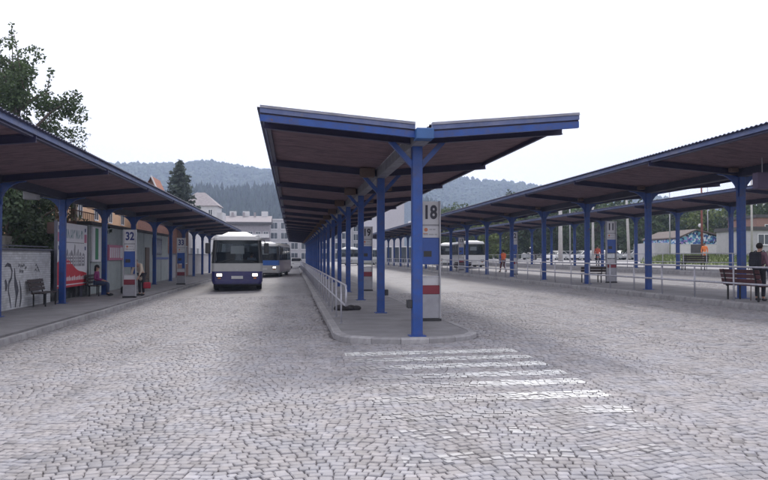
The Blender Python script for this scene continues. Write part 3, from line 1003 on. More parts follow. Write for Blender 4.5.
def broadleaf(label, x, y, z, H, R, nl, ls, leafm, shoots=0, trunk_h=.25, grp='trees beyond the station', name='broadleaf_tree', asp=1.0, sparse=1.0):
    t = thing(name, label, 'tree', (x, y, z), rng.uniform(0, 6.28), grp)
    tb = MB(); lb = MB()
    h0 = H*trunk_h
    tb.tube([(0, 0, -.4), (.03*H*.2, 0, h0), (0, .02*H, H*.55), (.01*H, 0, H*.9)], [H*.026, H*.02, H*.013, H*.003], 8)
    clumps = []
    nb = 26
    for k in range(nb):
        f = (k+.5)/nb
        zz = h0 + (H*.92-h0)*f**.9
        prof = math.sin(math.pi*min(1, (.18+f*.82)))**.6 if f < .97 else .25
        w = k*2.4 + rng.uniform(-.4, .4)
        rr = R*prof*rng.uniform(.65, 1.1)
        tip = Vector((rr*math.cos(w), rr*math.sin(w)*asp, zz + rr*rng.uniform(.15, .5)))
        st = Vector((0, 0, max(h0*.8, zz - rr*.5)))
        md = st.lerp(tip, .5)+Vector((0, 0, rr*.1))
        tb.tube([st, md, tip], [H*.009, H*.005, H*.0018], 5, cap=False)
        for q in range(5):
            s = rng.uniform(.35, 1.05)
            c = st.lerp(tip, s) + Vector(rng.normal(0, R*.11, 3))
            clumps.append((c, R*rng.uniform(.13, .27)))
    for k in range(shoots):
        w = rng.uniform(0, 6.28); q = rng.uniform(0, .75)*R
        b = Vector((q*math.cos(w), q*math.sin(w), H*rng.uniform(.62, .86)))
        L = H*rng.uniform(.12, .26)
        e = b + Vector((rng.uniform(-.25, .25)*L, rng.uniform(-.25, .25)*L, L))
        tb.tube([b, e], [H*.003, H*.001], 4, cap=False)
        for s in np.linspace(.1, 1, 6): clumps.append((b.lerp(e, float(s)), R*.055))
    tot = sum(r**2 for _, r in clumps)
    for c, r in clumps:
        k = max(4, int(nl*r*r/tot))
        ct = rng.uniform(.65, 1.35)
        for _ in range(k):
            d = Vector(rng.normal(0, 1, 3)).normalized()*r*rng.uniform(.3, 1)**.6
            d.z *= .75
            leaf(lb, c+d, ls*rng.uniform(.6, 1.3), float(ct*rng.uniform(.7, 1.35)))
    tb.build('trunk', M_bark, t, smooth=True)
    lb.build('crown', leafm, t, tint=True)
    return t
xx, yy = at_d(17, 31)
broadleaf('tall loose-crowned broadleaf tree rising behind the canopy and wall at the left edge', xx, yy, -.14, 10.8, 2.85, 23000, .078, M_leaf, shoots=9, trunk_h=.12, grp=None)
xx, yy = at_d(74, 40)
broadleaf('small thin tree with feathery top just above the left canopy roof', xx, yy, -.14, 8.0, 1.1, 2300, .08, M_leaf3, shoots=6, trunk_h=.66, grp=None)

for (u, d, H, R, lb_) in ((6, 29, 4.6, 1.9, 'dark elder shrub behind the panel fence at the left edge'), (28, 32, 4.4, 2.0, 'dark shrub over the panel fence, above the graffiti'), (50, 35, 4.3, 2.0, 'dark shrub over the panel fence, left of the hoarding')):
    xx, yy = at_d(u, d)
    broadleaf(lb_, xx, yy, -.14, H, R, 6500, .09, M_leaf3, shoots=5, trunk_h=.08, grp=None, name='shrub')

def spruce(label, x, y, z, H, R, grp=None, n=26):
    t = thing('spruce_tree', label, 'tree', (x, y, z), 0, grp)
    tb = MB(); lb = MB()
    tb.tube([(0, 0, -.3), (0, 0, H*.5), (0, 0, H)], [H*.018, H*.011, H*.002], 8)
    for k in range(n*5):
        f = .14 + .86*(k/(n*5))
        w = k*2.399 + rng.uniform(-.3, .3)
        rr = R*(1-f)**.8*rng.uniform(.55, 1.15) + .12
        zz = H*f
        tip = Vector((rr*math.cos(w), rr*math.sin(w), zz - rr*.25 + rr*.12))
        st = Vector((0, 0, zz))
        tb.tube([st, tip], [.035, .008], 4, cap=False)
        m = max(10, int(rr*40))
        ct = rng.uniform(.7, 1.3)
        for q in range(m):
            s = (q+.5)/m
            p = st.lerp(tip, s**.8) + Vector((rng.normal(0, .13), rng.normal(0, .13), rng.normal(-.08, .1)))
            leaf(lb, p, rng.uniform(.12, .28), float(ct*rng.uniform(.7, 1.3)))
    tb.build('trunk', M_bark, t); lb.build('crown', M_needle, t, tint=True)
xx, yy = at_d(179, 92)
spruce('big dark spruce standing above the left canopy between the red gable and the grey-roofed villa', xx, yy, -.1, 13.6, 5.6)

# the belt of trees right of the station: (column, depth, height, radius, kind, label)
TR = [(444, 150, 13.0, 4.2, 1, 'rounded mid-green tree showing above the canopy just right of sign 18'),
      (462, 140, 12.6, 5.0, 0, 'broad tree whose top stands above the right canopy against the hill'),
      (483, 150, 11.0, 4.5, 2, 'lower tree right of the one that tops the canopy'),
      (500, 120, 9.0, 4.0, 1, 'leafy tree behind the walker in orange'),
      (516, 128, 13.4, 2.6, 2, 'slim tree with its bare top poking above the right canopy'),
      (535, 120, 9.5, 4.4, 2, 'dark tree behind the parked white van'),
      (556, 124, 10.2, 4.6, 0, 'full tree behind the first silver cars of the car park'),
      (577, 130, 10.5, 4.4, 2, 'dark tree behind the middle of the car row'),
      (598, 118, 10.2, 4.2, 0, 'tree right behind the bystander in red-orange on the far platform'),
      (618, 124, 10.8, 4.6, 2, 'dark tree behind stop pillar 11'),
      (640, 112, 9.4, 4.0, 0, 'mid-green tree right of stop pillar 11'),
      (660, 118, 9.6, 4.4, 2, 'dark tree at the near end of the mural building'),
      (682, 124, 9.9, 4.6, 0, 'tree behind the gable of the mural building'),
      (704, 118, 8.6, 4.2, 1, 'yellow-green tree above the roof of the mural building'),
      (722, 122, 8.9, 4.0, 1, 'pale green tree between two blue posts behind the mural building'),
      (745, 112, 10.2, 4.4, 2, 'dark tree beyond the thick blue post at the right'),
      (768, 100, 10.0, 4.6, 0, 'tree behind the grey shed at the right edge'),
      (800, 95, 11.0, 4.8, 2, 'dark tree just out at the right edge of the belt'),
      (835, 90, 10.5, 4.8, 0, 'tree at the far right end of the belt')]
LM = [M_leaf, M_leaf2, M_leaf3]
for (u, d, H, R, k, lb_) in TR:
    H *= .80 if u < 490 else .9
    x, y = at_d(u, d)
    broadleaf(lb_, x, y, G(x), H, R, 2600, .30, LM[k], shoots=4, trunk_h=.12)
# woodland behind them
mbw = MB()
for q in range(240):
    u = rng.uniform(425, 900); d = rng.uniform(150, 240)
    x, y = at_d(u, d); h = rng.uniform(6, 11); z = 1.2
    for k in range(70):
        c = Vector((x, y, z+h*.5)) + Vector((rng.normal(0, 2.1), rng.normal(0, 2.1), rng.uniform(-.5, .5)*h))
        leaf(mbw, c, rng.uniform(.5, 1.0), float(rng.uniform(.5, 1.4)))
o = mbw.build('woodland', M_leaf3, tint=True); o['kind'] = 'stuff'; o['label'] = 'far wood closing the view behind the car park'
# rough grass verge by the mural building
def bank(x, y):
    return G(x) + min(.6, max(0, (x-34)*.09))*max(0.0, min(1.0, (x/max(y, 1)-.47)/.05))
mbg = MB()
for q in range(22000):
    x = rng.uniform(33, 62); y = rng.uniform(35, 105)
    if x/y < .495+rng.normal(0, .006): continue
    h = rng.uniform(.10, .42); w = rng.uniform(.03, .09); a = rng.uniform(0, 6.28)
    dx, dy = w*math.cos(a), w*math.sin(a); lx, ly = rng.normal(0, .12, 2)
    zb = bank(x, y)
    mbg.poly([(x-dx, y-dy, zb-.02), (x+dx, y+dy, zb-.02), (x+lx, y+ly, zb+h)], 0, float(rng.uniform(.6, 1.5)))
o = mbg.build('grass', mat('rough_grass', (.12, .15, .06), rough=.8, tint=True, transl=.3), tint=True); o['kind'] = 'stuff'; o['label'] = 'rough yellow-green grass on the bank before the mural building'
vz = lambda x: G(x) + min(.6, max(0, (x-34)*.09))
M_turf = mat('verge_turf', (.13, .16, .055), rough=.95, var=.4, vscale=.7)
mbt = MB()
ky = np.arange(30, 107, 3.5)
for ya, yb in zip(ky[:-1], ky[1:]):
    fx = [.487, .51, .53, .56, .62, .75, 1.1]
    for f0, f1 in zip(fx[:-1], fx[1:]):
        c = []
        for f_, y in ((f0, ya), (f1, ya), (f1, yb), (f0, yb)):
            x = max(f_*y, 33.0 + (f_-.487)*3)
            c.append((x, float(y), bank(x, y)-.005 + (.02 if f_ > .487 else .014)))
        mbt.quad(*c)
struct(mbt.build('verge', M_turf), 'grassy bank beyond the last lane')

# ------------------------------------------------------------------ left side: walls, hoarding, buildings
M_brickw = mat('white_painted_brick', (.62, .63, .66), rough=.75, var=.1, tint=True, dirt=(.3, .3, .31), dscale=1.3, dirt_amt=.5)
M_mortar = mat('grey_mortar', (.3, .3, .31), rough=.95, var=.15)
M_graf = mat('faded_black_spray', (.07, .07, .09), rough=.7, var=.3, dirt=(.25, .25, .28), dscale=6, dirt_amt=.5)
M_coping = mat('steel_coping', (.12, .12, .16), rough=.5, var=.2)
XW = -8.72
wall = thing('brick_wall', 'white painted brick wall with grey graffiti behind the slatted bench', 'wall', (XW, 12, Z_L))
WY = 16.6; WH = 1.86
MB().box(-.22, -.012, 0, WY, -.2, WH).build('mortar', M_mortar, wall)
mb = MB()
bw, bh = .25, .075
for r in range(int(WH/bh)):
    y = -(r % 2)*bw/2
    while y < WY-.02:
        a, b = max(0, y+.004), min(WY, y+bw-.004)
        if b > a+.02:
            px = float(rng.normal(0, .0015)); z0, z1 = r*bh+.004, (r+1)*bh-.004
            t_ = float(np.clip(rng.normal(1, .05), .8, 1.15))
            mb.quad((px, a, z0), (px, b, z0), (px, b, z1), (px, a, z1), 0, t_)
            mb.quad((px, a, z1), (px, b, z1), (-.012, b, z1), (-.012, a, z1), 0, t_)
            mb.quad((-.012, a, z0), (px, a, z0), (px, a, z1), (-.012, a, z1), 0, t_)
            mb.quad((px, b, z0), (-.012, b, z0), (-.012, b, z1), (px, b, z1), 0, t_)
        y += bw
o = fixnormals(mb.build('brickwork', M_brickw, wall, tint=True)) if False else mb.build('brickwork', M_brickw, wall, tint=True)
o['kind'] = 'stuff'
MB().box(-.27, .04, -.05, WY+.02, WH+.003, WH+.07, bev=.01).build('coping', M_coping, wall)
MB().box(-.12, -.08, 0, WY, WH+.13, WH+.17).build('coping_rail', M_coping, wall)
def stroke(mb, pts, w, x=.006):
    """a flat brush stroke on the wall plane; pts are (y, z, width factor)"""
    L, Rr = [], []
    pts = [(p[0]+2.05,)+tuple(p[1:]) for p in pts]
    for i, p in enumerate(pts):
        a = pts[max(0, i-1)]; b = pts[min(len(pts)-1, i+1)]
        d = Vector((b[0]-a[0], b[1]-a[1])).normalized(); n = Vector((-d.y, d.x))*w*1.55*(p[2] if len(p) > 2 else 1)
        L.append((x, p[0]+n.x, p[1]+n.y)); Rr.append((x, p[0]-n.x, p[1]-n.y))
    for i in range(len(pts)-1):
        mb.quad(L[i], L[i+1], Rr[i+1], Rr[i])
mb = MB()   # wall coordinates: y from the wall's near end, z up
stroke(mb, [(10.15, 1.35, .3), (10.35, 1.42, 1), (10.6, 1.38, 1.1), (10.75, 1.2, 1), (10.7, 1.0, .9), (10.5, .85, 1), (10.45, .6, .6), (10.6, .3, .8), (10.7, .05, .4)], .035)
stroke(mb, [(10.2, .95, .8), (10.3, .75, 1.3), (10.25, .6, .5)], .05)
stroke(mb, [(10.95, 1.3, .4), (11.0, 1.0, 1.0), (11.1, .75, 2.2), (11.2, .55, 2.4), (11.15, .35, 1), (11.05, .05, .6)], .04)
stroke(mb, [(11.4, .9, .4), (11.52, .6, 1.1), (11.55, .3, 1.2), (11.45, .03, .6)], .035)
for k, (a, b) in enumerate(((11.35, 1.38), (11.55, 1.36), (11.75, 1.38), (11.45, 1.2), (11.65, 1.18), (11.95, 1.3))):
    stroke(mb, [(a-.06, b-.06), (a, b+.05), (a+.05, b-.05), (a+.1, b+.03)], .014)
for k, (a, b) in enumerate(((13.0, 1.34), (13.15, 1.25), (12.95, 1.18), (13.25, 1.16))):
    stroke(mb, [(a-.08, b), (a, b+.06), (a+.08, b-.03)], .014)
mb.build('graffiti', M_graf, wall)
# beige concrete panel fence on the bank behind the wall
M_conc = mat('beige_concrete_panel', (.33, .31, .28), rough=.85, var=.15, dirt=(.18, .17, .15), dirt_amt=.5)
pf = thing('panel_fence', 'beige concrete panel fence standing behind the graffitied wall', 'fence', (-10.6, 12, -.14))
pm = MB().box(-.05, .05, .02, 1.98, 0, 2.6).mesh('panel', M_conc)
pp = MB().box(-.08, .08, -.07, .07, 0, 2.85).mesh('fence_post', M_mortar)
for k in range(9): put('panel', pm, pf, (0, 2*k, 0)); put('fence_post', pp, pf, (0, 2*k, 0))
# the hoarding
M_adw = mat('poster_white', (.76, .75, .79), rough=.5, var=.04)
M_adred = mat('poster_red', (.55, .03, .05), rough=.5, var=.12)
M_adgrey = mat('poster_grey', (.27, .26, .29), rough=.5, var=.25, vscale=7)
M_adpink = mat('poster_pink', (.5, .16, .26), rough=.5)
M_adblue = mat('poster_navy', (.05, .06, .2), rough=.5)
hb = thing('billboard', 'tall advertising hoarding, white above and red below, between two blue posts', 'billboard', (-8.58, 28.85, .5))
HL, HH = 4.1, 2.48
MB().box(-.08, 0, 0, HL, 0, HH).build('board', M_adw, hb)
fr = MB(); fr.box(-.09, .02, -.04, -.002, -.04, HH+.04); fr.box(-.09, .02, HL+.002, HL+.04, -.04, HH+.04); fr.build('frame', M_coping, hb)
for yy_ in (.4, HL-.4): MB().box(-.16, -.085, yy_-.05, yy_+.05, -.55, HH).build('leg', M_coping, hb)
mb = MB()
n = 18
for i in range(n):          # the red swoosh
    a, b = HL*.98*i/n, HL*.98*(i+1)/n
    f = lambda q: .36 + .66*math.exp(-((q-.9)/1.5)**2) + .05*math.exp(-((q-3.4)/.5)**2)
    mb.quad((.004, a, .12), (.004, b, .12), (.004, b, .12+f(b)), (.004, a, .12+f(a)))
mb.box(0.001, .004, 0, HL, .0, .08)
mb.build('red_print', M_adred, hb)
mb = MB()
q = .5
while q < 3.6:
    w = float(rng.uniform(.15, .5)); h = float(rng.uniform(.25, .6)); sl = float(rng.uniform(-.15, .2))
    pts = [(.003, q, .8), (.003, q+w, .8), (.003, q+w, .85+h+sl), (.003, q+w*.5, .92+h+abs(sl)), (.003, q, .85+h)]
    mb.poly(pts)
    for j in range(3):
        mb.poly([(.0045, q+w*.2, .9+.13*j), (.0045, q+w*.7, .9+.13*j), (.0045, q+w*.7, .96+.13*j), (.0045, q+w*.2, .96+.13*j)], 1)
    q += w + float(rng.uniform(-.03, .08))
MBK = mb; mb = MB()
for k in range(8):
    a = .65 + k*.36; h = .34
    stroke(mb, [(a-2.05, 1.9), (a-2.05+.02, 1.9+h)], .022, .003)
    stroke(mb, [(a-2.05, 1.9+h*(k % 3)/2), (a-2.05+.2, 1.9+h*((k+1) % 3)/2)], .02, .0035)
    if k % 2: stroke(mb, [(a-2.05+.2, 1.9), (a-2.05+.18, 1.9+h)], .022, .003)
mb.build('headline_print', mat('poster_teal', (.2, .32, .34), rough=.5), hb)
mb = MBK
mb.quad((.003, .5, 1.72), (.003, 3.6, 1.72), (.003, 3.6, 1.75), (.003, .5, 1.75))
mb.build('grey_print', [M_adgrey, M_adw], hb)
mb = MB()
for k in range(15):
    a = .25 + k*.24; z = .25
    mb.quad((.007, a, z), (.007, a+.15, z), (.007, a+.15, z+.13+.04*(k % 3)), (.007, a, z+.13))
mb.build('white_print', M_adw, hb)
mb = MB(); mb.quad((.003, .08, 1.75), (.003, .4, 1.75), (.003, .4, 2.1), (.003, .08, 2.1)); mb.quad((.003, 3.65, 1.75), (.003, 4.0, 1.75), (.003, 4.0, 2.1), (.003, 3.65, 2.1)); mb.build('pink_print', M_adpink, hb)
mb = MB()
for a in (.15, 3.7):
    for z in (1.45, 2.2): mb.quad((.003, a, z), (.003, a+.2, z), (.003, a+.2, z+.15), (.003, a, z+.15))
mb.build('navy_print', M_adblue, hb)
w2 = thing('brick_wall', 'low continuation of the white brick wall under the red hoarding', 'wall', (XW-.12, 28.66, Z_L))
MB().box(-.2, 0, 0, 5.3, -.2, 1.86).build('masonry', M_brickw, w2); MB().box(-.23, .03, 0, 5.3, 1.863, 1.93).build('coping', M_coping, w2)
# rusty balustrade behind
M_rust = mat('rusty_iron', (.17, .075, .05), rough=.8, var=.3)
bl = thing('balustrade', 'rusty iron balustrade above the hoarding against the peach wall', 'railing', (-9.3, 31.0, 3.05))
mb = MB().box(-.02, .02, 0, 6, .62, .66).box(-.02, .02, 0, 6, .02, .05); mb.build('top_rail', M_rust, bl)
bm_ = MB().box(-.01, .01, -.01, .01, .05, .62).mesh('baluster', M_rust)
for k in range(30): put('baluster', bm_, bl, (0, .1+.2*k, 0))
MB().box(-.3, .05, 0, 6, -.45, 0).build('terrace_edge', mat('brown_terrace', (.13, .08, .07), rough=.9), bl)

def building(name, label, cat, loc, rot, W_, D_, H_, wallm, roofm, roof='flat', rise=2.0, rows=0, cols=0, win=(1.2, 1.4), z0=1.0, dz=3.0, trim=None, side_cols=0, over=.3, winx=None, grp=None):
    """front face on local -y, width along x, corner at the origin"""
    t = thing(name, label, cat, loc, rot, grp)
    MB().box(0, W_, 0, D_, -.5, H_).build('wall', wallm, t)
    if roof == 'flat':
        MB().box(-over*.5, W_+over*.5, -over*.5, D_+over*.5, H_+.002, H_+.35).build('roof', roofm, t)
    elif roof == 'gable':       # ridge along x
        mb = MB(); o_ = over
        mb.poly([(-o_, -o_, H_), (W_+o_, -o_, H_), (W_+o_, D_/2, H_+rise), (-o_, D_/2, H_+rise)])
        mb.poly([(-o_, D_+o_, H_), (-o_, D_/2, H_+rise), (W_+o_, D_/2, H_+rise), (W_+o_, D_+o_, H_)])
        mb.poly([(-o_, -o_, H_-.15), (-o_, D_/2, H_+rise-.15), (W_+o_, D_/2, H_+rise-.15), (W_+o_, -o_, H_-.15)])
        mb.poly([(-o_, D_+o_, H_-.15), (W_+o_, D_+o_, H_-.15), (W_+o_, D_/2, H_+rise-.15), (-o_, D_/2, H_+rise-.15)])
        for x in (-o_, W_+o_):
            mb.quad((x, -o_, H_-.15), (x, D_/2, H_+rise-.15), (x, D_/2, H_+rise), (x, -o_, H_)); mb.quad((x, D_+o_, H_-.15), (x, D_/2, H_+rise-.15), (x, D_/2, H_+rise), (x, D_+o_, H_))
        mb.quad((-o_, -o_, H_-.15), (W_+o_, -o_, H_-.15), (W_+o_, -o_, H_), (-o_, -o_, H_))
        mb.build('roof', roofm, t)
        mb = MB(); mb.poly([(0, 0, H_), (0, D_, H_), (0, D_/2, H_+rise-.16)]); mb.poly([(W_, 0, H_), (W_, D_, H_), (W_, D_/2, H_+rise-.16)])
        mb.build('gable', wallm, t)
    elif roof == 'hip':
        o_ = over; q = min(W_, D_)*.42
        A_ = [(-o_, -o_, H_), (W_+o_, -o_, H_), (W_+o_, D_+o_, H_), (-o_, D_+o_, H_)]
        r1_, r2_ = ((q, D_/2, H_+rise), (W_-q, D_/2, H_+rise)) if W_ >= D_ else ((W_/2, q, H_+rise), (W_/2, D_-q, H_+rise))
        mb = MB()
        if W_ >= D_:
            mb.poly([A_[0], A_[1], r2_, r1_]); mb.poly([A_[1], A_[2], r2_]); mb.poly([A_[2], A_[3], r1_, r2_]); mb.poly([A_[3], A_[0], r1_])
        else:
            mb.poly([A_[0], A_[1], r1_]); mb.poly([A_[1], A_[2], r2_, r1_]); mb.poly([A_[2], A_[3], r2_]); mb.poly([A_[3], A_[0], r1_, r2_])
        mb.poly(A_[::-1])
        mb.build('roof', roofm, t)
    if rows and cols:
        trim = trim or M_white
        w, h = win
        fm = MB()
        for (a, b, c, d) in ((-w/2-.06, w/2+.06, -.06, 0), (-w/2-.06, w/2+.06, h, h+.06), (-w/2-.06, -w/2, 0, h), (w/2, w/2+.06, 0, h), (-.03, .03, 0, h)):
            fm.box(a, b, -.05, -.001, c, d)
        fme = fm.mesh('window_frame', trim)
        pme = MB().box(-w/2, -.03, -.02, -.003, 0, h).box(.03, w/2, -.02, -.003, 0, h).mesh('pane', M_pane)
        sill = MB().box(-w/2-.12, w/2+.12, -.12, -.001, -.12, -.062).mesh('sill', trim)
        for r in range(rows):
            for c in range(cols):
                x = (winx[c] if winx else W_*(c+.5)/cols)
                f_ = put('window', fme, t, (x, 0, z0+dz*r)); put('pane', pme, f_); put('sill', sill, f_)
        for r in range(rows):
            for c in range(side_cols):
                for (x, ro) in ((W_, PI/2), (0, -PI/2)):
                    f_ = put('window', fme, t, (x, D_*(c+.5)/side_cols, z0+dz*r), ro); put('pane', pme, f_)
    return t
M_peach = mat('peach_render', (.58, .36, .22), rough=.85, var=.1, dirt=(.4, .25, .17), dirt_amt=.4)
M_green = mat('grey_green_cladding', (.36, .40, .40), rough=.7, var=.12, dirt=(.22, .24, .24), dirt_amt=.4)
M_tile = mat('orange_roof_tiles', (.33, .13, .08), rough=.85, var=.2, vscale=8)
M_roofg = mat('grey_roof', (.30, .27, .28), rough=.85, var=.15)
M_roofd = mat('dark_roof', (.07, .065, .07), rough=.8, var=.2)
M_wh = mat('whitewashed_render', (.60, .59, .60), rough=.85, var=.06, dirt=(.42, .41, .42), dirt_amt=.4)
M_concl = mat('light_concrete', (.42, .41, .43), rough=.85, var=.08, dirt=(.3, .3, .31), dirt_amt=.4)
M_brickp = mat('pinkish_brick', (.26, .15, .13), rough=.85, var=.25, vscale=14)
# long low station building with signs
lb2 = thing('station_building', 'low grey-green building with dark eave behind stop 32', 'building', (-8.8, 34.1, Z_L))
MB().box(-1.0, 0, 0, 21, -.3, 3.05).build('wall', M_green, lb2)
MB().box(-1.2, .12, -.12, 21.1, 3.053, 3.2).build('roof', M_roofd, lb2)
for k in range(7): MB().box(0.001, .012, .2+3*k, .26+3*k, 0, 3.04).build('cladding_joint', M_coping, lb2)
MB().box(0.001, .05, 16, 21, 1.45, 1.6).build('sill', M_signblue, lb2)
f_ = MB().box(.001, .06, 14.9, 18.2, 1.75, 2.85).build('window', M_coping, lb2); MB().box(.061, .066, 15.0, 18.1, 1.85, 2.75).build('pane', M_pane, f_)
f_ = MB().box(.001, .05, 12.6, 13.8, .03, 2.2).build('door', mat('brown_door', (.10, .06, .04), rough=.6), lb2)
sg = tag(MB().box(0, .08, 0, 1.5, 0, 1.55).build('shop_sign', M_adw, None, (-8.79, 34.3, 1.45)), 'white and green vertical shop sign next to the hoarding', 'sign')
MB().box(.081, .09, .5, 1.0, .1, 1.5).build('green_stripe', mat('sign_green', (.02, .22, .09), rough=.5), sg)
sg = tag(MB().box(0, .08, 0, 3.1, 0, .75).build('shop_sign', M_adpink, None, (-8.79, 37.3, 1.5)), 'pink and white lettered shop sign behind the seated woman', 'sign')
mb = MB()
for k in range(6): mb.box(.081, .086, .25+.42*k, .5+.42*k, .12, .62)
mb.box(.081, .087, 2.5, 2.95, .1, .65)
mb.build('white_print', M_adw, sg)
building('apartment_house', 'peach rendered house with orange tiled roof behind the left canopy', 'building', (-20.5, 42, -.1), 0, 7.6, 27, 7.0, M_peach, M_tile, 'flat', rows=2, cols=3, side_cols=7, z0=4.2, dz=0.01, win=(.9, 1.1))
# the little orange gable looking over the canopy
x1_, y1_ = at_d(146, 74)
gt = thing('roof_gable', 'small orange tiled gable roof peeping over the left canopy before the spruce', 'roof', (x1_, y1_, .75))
gt.scale = (.5, 1, 1)
mb = MB(); D0, W0 = 5, 2.6
mb.poly([(-1.6, 0, 6.4), (0.9, 0, 8.9), (0.9, D0, 8.9), (-1.6, D0, 6.4)]); mb.poly([(.9, 0, 8.9), (2.6, 0, 7.0), (2.6, D0, 7.0), (.9, D0, 8.9)])
mb.poly([(-1.6, 0, 6.25), (-1.6, D0, 6.25), (.9, D0, 8.75), (.9, 0, 8.75)]); mb.poly([(.9, 0, 8.75), (.9, D0, 8.75), (2.6, D0, 6.85), (2.6, 0, 6.85)])
mb.build('roof', M_tile, gt)
MB().prism([(-1.3, 0.0), (2.4, 0.0), (2.4, 7.05), (.9, 8.72), (-1.3, 6.5)], .4, D0-.2, 'y').build('wall', mat('brown_timber_gable', (.2, .13, .1), rough=.8), gt)
MB().tube([(.9, -.02, 8.86), (2.62, -.02, 6.93)], .13, 6).build('barge_board', M_wh, gt)
building('brick_building', 'pinkish brick end house beyond stop 32', 'building', (-11.9, 60.2, -.1), 0, 3.0, 6.4, 4.9, M_brickp, M_roofd, 'flat', rows=1, cols=1, z0=1.2, side_cols=2)
building('white_building', 'whitewashed low building seen between the last posts of the left canopy', 'building', (-13.5, 68.5, -.1), 0, 3.6, 30, 4.6, M_wh, M_roofg, 'flat', rows=1, cols=1, z0=1.2, side_cols=6)
wl3 = thing('boundary_wall', 'pale wall behind the far end of the left pavement', 'wall', (-9.0, 55.3, -.1))
MB().box(-.25, 0, 0, 40, 0, 1.9).build('masonry', M_concl, wl3); MB().box(-.3, .05, 0, 40, 1.903, 2.0).build('coping', M_coping, wl3)
# villa with grey hip roof
x1_, y1_ = at_d(178.5, 122)
vl = building('villa', 'white villa with a pale grey hipped roof right of the spruce', 'house', (x1_, y1_, -.1), -.05, 6.1, 5.6, 10.0, M_wh, M_roofg, 'hip', rise=2.4, rows=1, cols=3, win=(.55, 1.25), z0=8.1, over=.35)
MB().box(6.102, 6.9, 1, 5, -.3, 9.0).build('side_wing', M_wh, vl)
# slate-roofed row with rooftop boxes
x1_, y1_ = at_d(215, 172)
rw = building('apartment_block', 'grey apartment block with a long pale roof and three white rooftop boxes', 'building', (x1_, y1_, -.1), 0, 12.4, 10, 9.7, mat('stained_grey_render', (.27, .25, .27), rough=.85, var=.15, dirt=(.15, .13, .15), dirt_amt=.6), M_roofg, 'gable', rise=1.6, rows=3, cols=7, win=(1.0, 1.2), z0=1.0, dz=2.6, over=.4)
for u in (233, 246, 264.5):
    x, y = at_d(u, 178)
    MB().box(-.75, .75, -.75, .75, -.5, 1.3).build('rooftop_box', M_wh, rw, (x-x1_, 5.5, 11.1))
MB().box(1.5, 12.3, -1.0, -.003, 6.0, 6.9).build('balcony', M_wh, rw)
MB().box(-.5, 12.9, -.55, -.05, 9.0, 9.54).build('eave_band', M_roofd, rw)
for k in range(4): MB().box(-.25, .25, -.25, .25, -.3, .9).build('chimney', M_roofg, rw, (1.0+k*2.6, 4.2, 11.2))
x1_, y1_ = at_d(258.5, 196)
building('office_block', 'white concrete office block with rows of double windows above the second bus', 'building', (x1_, y1_, -.1), 0, 24, 12, 11.2, M_concl, M_wh, 'flat', rows=4, cols=9, win=(1.7, 1.6), z0=1.0, dz=2.65)
x1_, y1_ = at_d(352, 210)
building('office_block', 'pale block with dark windows seen between the central posts', 'building', (x1_, y1_, 0), 0, 11, 12, 10.5, M_concl, M_wh, 'flat', rows=4, cols=5, win=(1.3, 1.7), z0=1.0, dz=2.55)
# big panelled hall
x1_, y1_ = at_d(377, 128)
hl = thing('hall', 'large pale panelled hall with a blue-grey corner and a white emblem behind the central posts', 'building', (x1_, y1_, 0))
MB().box(0, 4.7, 0, 30, 0, 14.5).build('wall', mat('pale_hall_panels', (.47, .45, .48), rough=.6, var=.05), hl)
MB().box(4.71, 8.0, 0.0, 30, 0, 14.5).build('corner_glazing', mat('blue_grey_cladding', (.25, .31, .40), rough=.3, var=.1), hl)
mb = MB()
for k, (a, b) in enumerate(((0, .5), (.55, .9), (1.0, 1.5), (1.6, 2.1))):
    mb.hexa([(a, -.05, 0), (b, -.05, 0), (b, -.01, 0), (a, -.01, 0), (a+.25, -.05, .8+.2*(k % 2)), (b+.25, -.05, .8+.2*(k % 2)), (b+.25, -.01, .8+.2*(k % 2)), (a+.25, -.01, .8+.2*(k % 2))])
mb.build('emblem', M_white, hl, (5.2, 0, 6.9))
for k in range(6):
    f_ = MB().box(0, 1.0, -.08, -.002, .4, 3.4).build('window', M_wh, hl, (.3+1.28*k, 0, 0)); MB().box(.08, .92, -.1, -.081, .6, 3.2).build('pane', M_pane, f_)

# ------------------------------------------------------------------ right side: mural building, shed, poles
M_mural = bpy.data.materials.new('mosaic_mural'); M_mural.use_nodes = True
n, l = M_mural.node_tree.nodes, M_mural.node_tree.links
p = n['Principled BSDF']; vo = n.new('ShaderNodeTexVoronoi'); vo.inputs['Scale'].default_value = 5.0
tc = n.new('ShaderNodeTexCoord'); l.new(tc.outputs['Object'], vo.inputs['Vector'])
rp = n.new('ShaderNodeValToRGB'); sp = n.new('ShaderNodeSeparateColor')
l.new(vo.outputs['Color'], sp.inputs[0]); l.new(sp.outputs[0], rp.inputs[0])
rp.color_ramp.interpolation = 'CONSTANT'
for i, (pos, c) in enumerate(((0, (.04, .10, .33)), (.24, (.16, .42, .55)), (.44, (.62, .66, .72)), (.70, (.08, .26, .36)), (.82, (.3, .2, .5)), (.9, (.02, .03, .08)))):
    e = rp.color_ramp.elements[i] if i < 2 else rp.color_ramp.elements.new(pos)
    e.position = pos; e.color = (*c, 1)
l.new(rp.outputs[0], p.inputs['Base Color']); p.inputs['Roughness'].default_value = .7
d_ = 88; x1_, y1_ = at_d(670, d_); x2_, y2_ = at_d(731, d_)
zb_ = vz(45)-.75
Lm = math.hypot(x2_-x1_, y2_-y1_); rm = math.atan2(y2_-y1_, x2_-x1_)
mu = thing('mural_building', 'low gabled building with a blue mosaic mural over white walls and a dark gateway', 'building', (x1_, y1_, zb_), rm)
MB().box(0, Lm, 0, 12, -.5, 2.15).build('wall', M_wh, mu)
pk = Lm*.42
gm = MB(); gm.prism([(1.0, 2.152), (Lm, 2.152), (Lm, 2.5), (pk, 3.75), (1.0, 2.75)], -.03, 11.9, 'y'); gm.build('mural', M_mural, mu)
mb = MB()
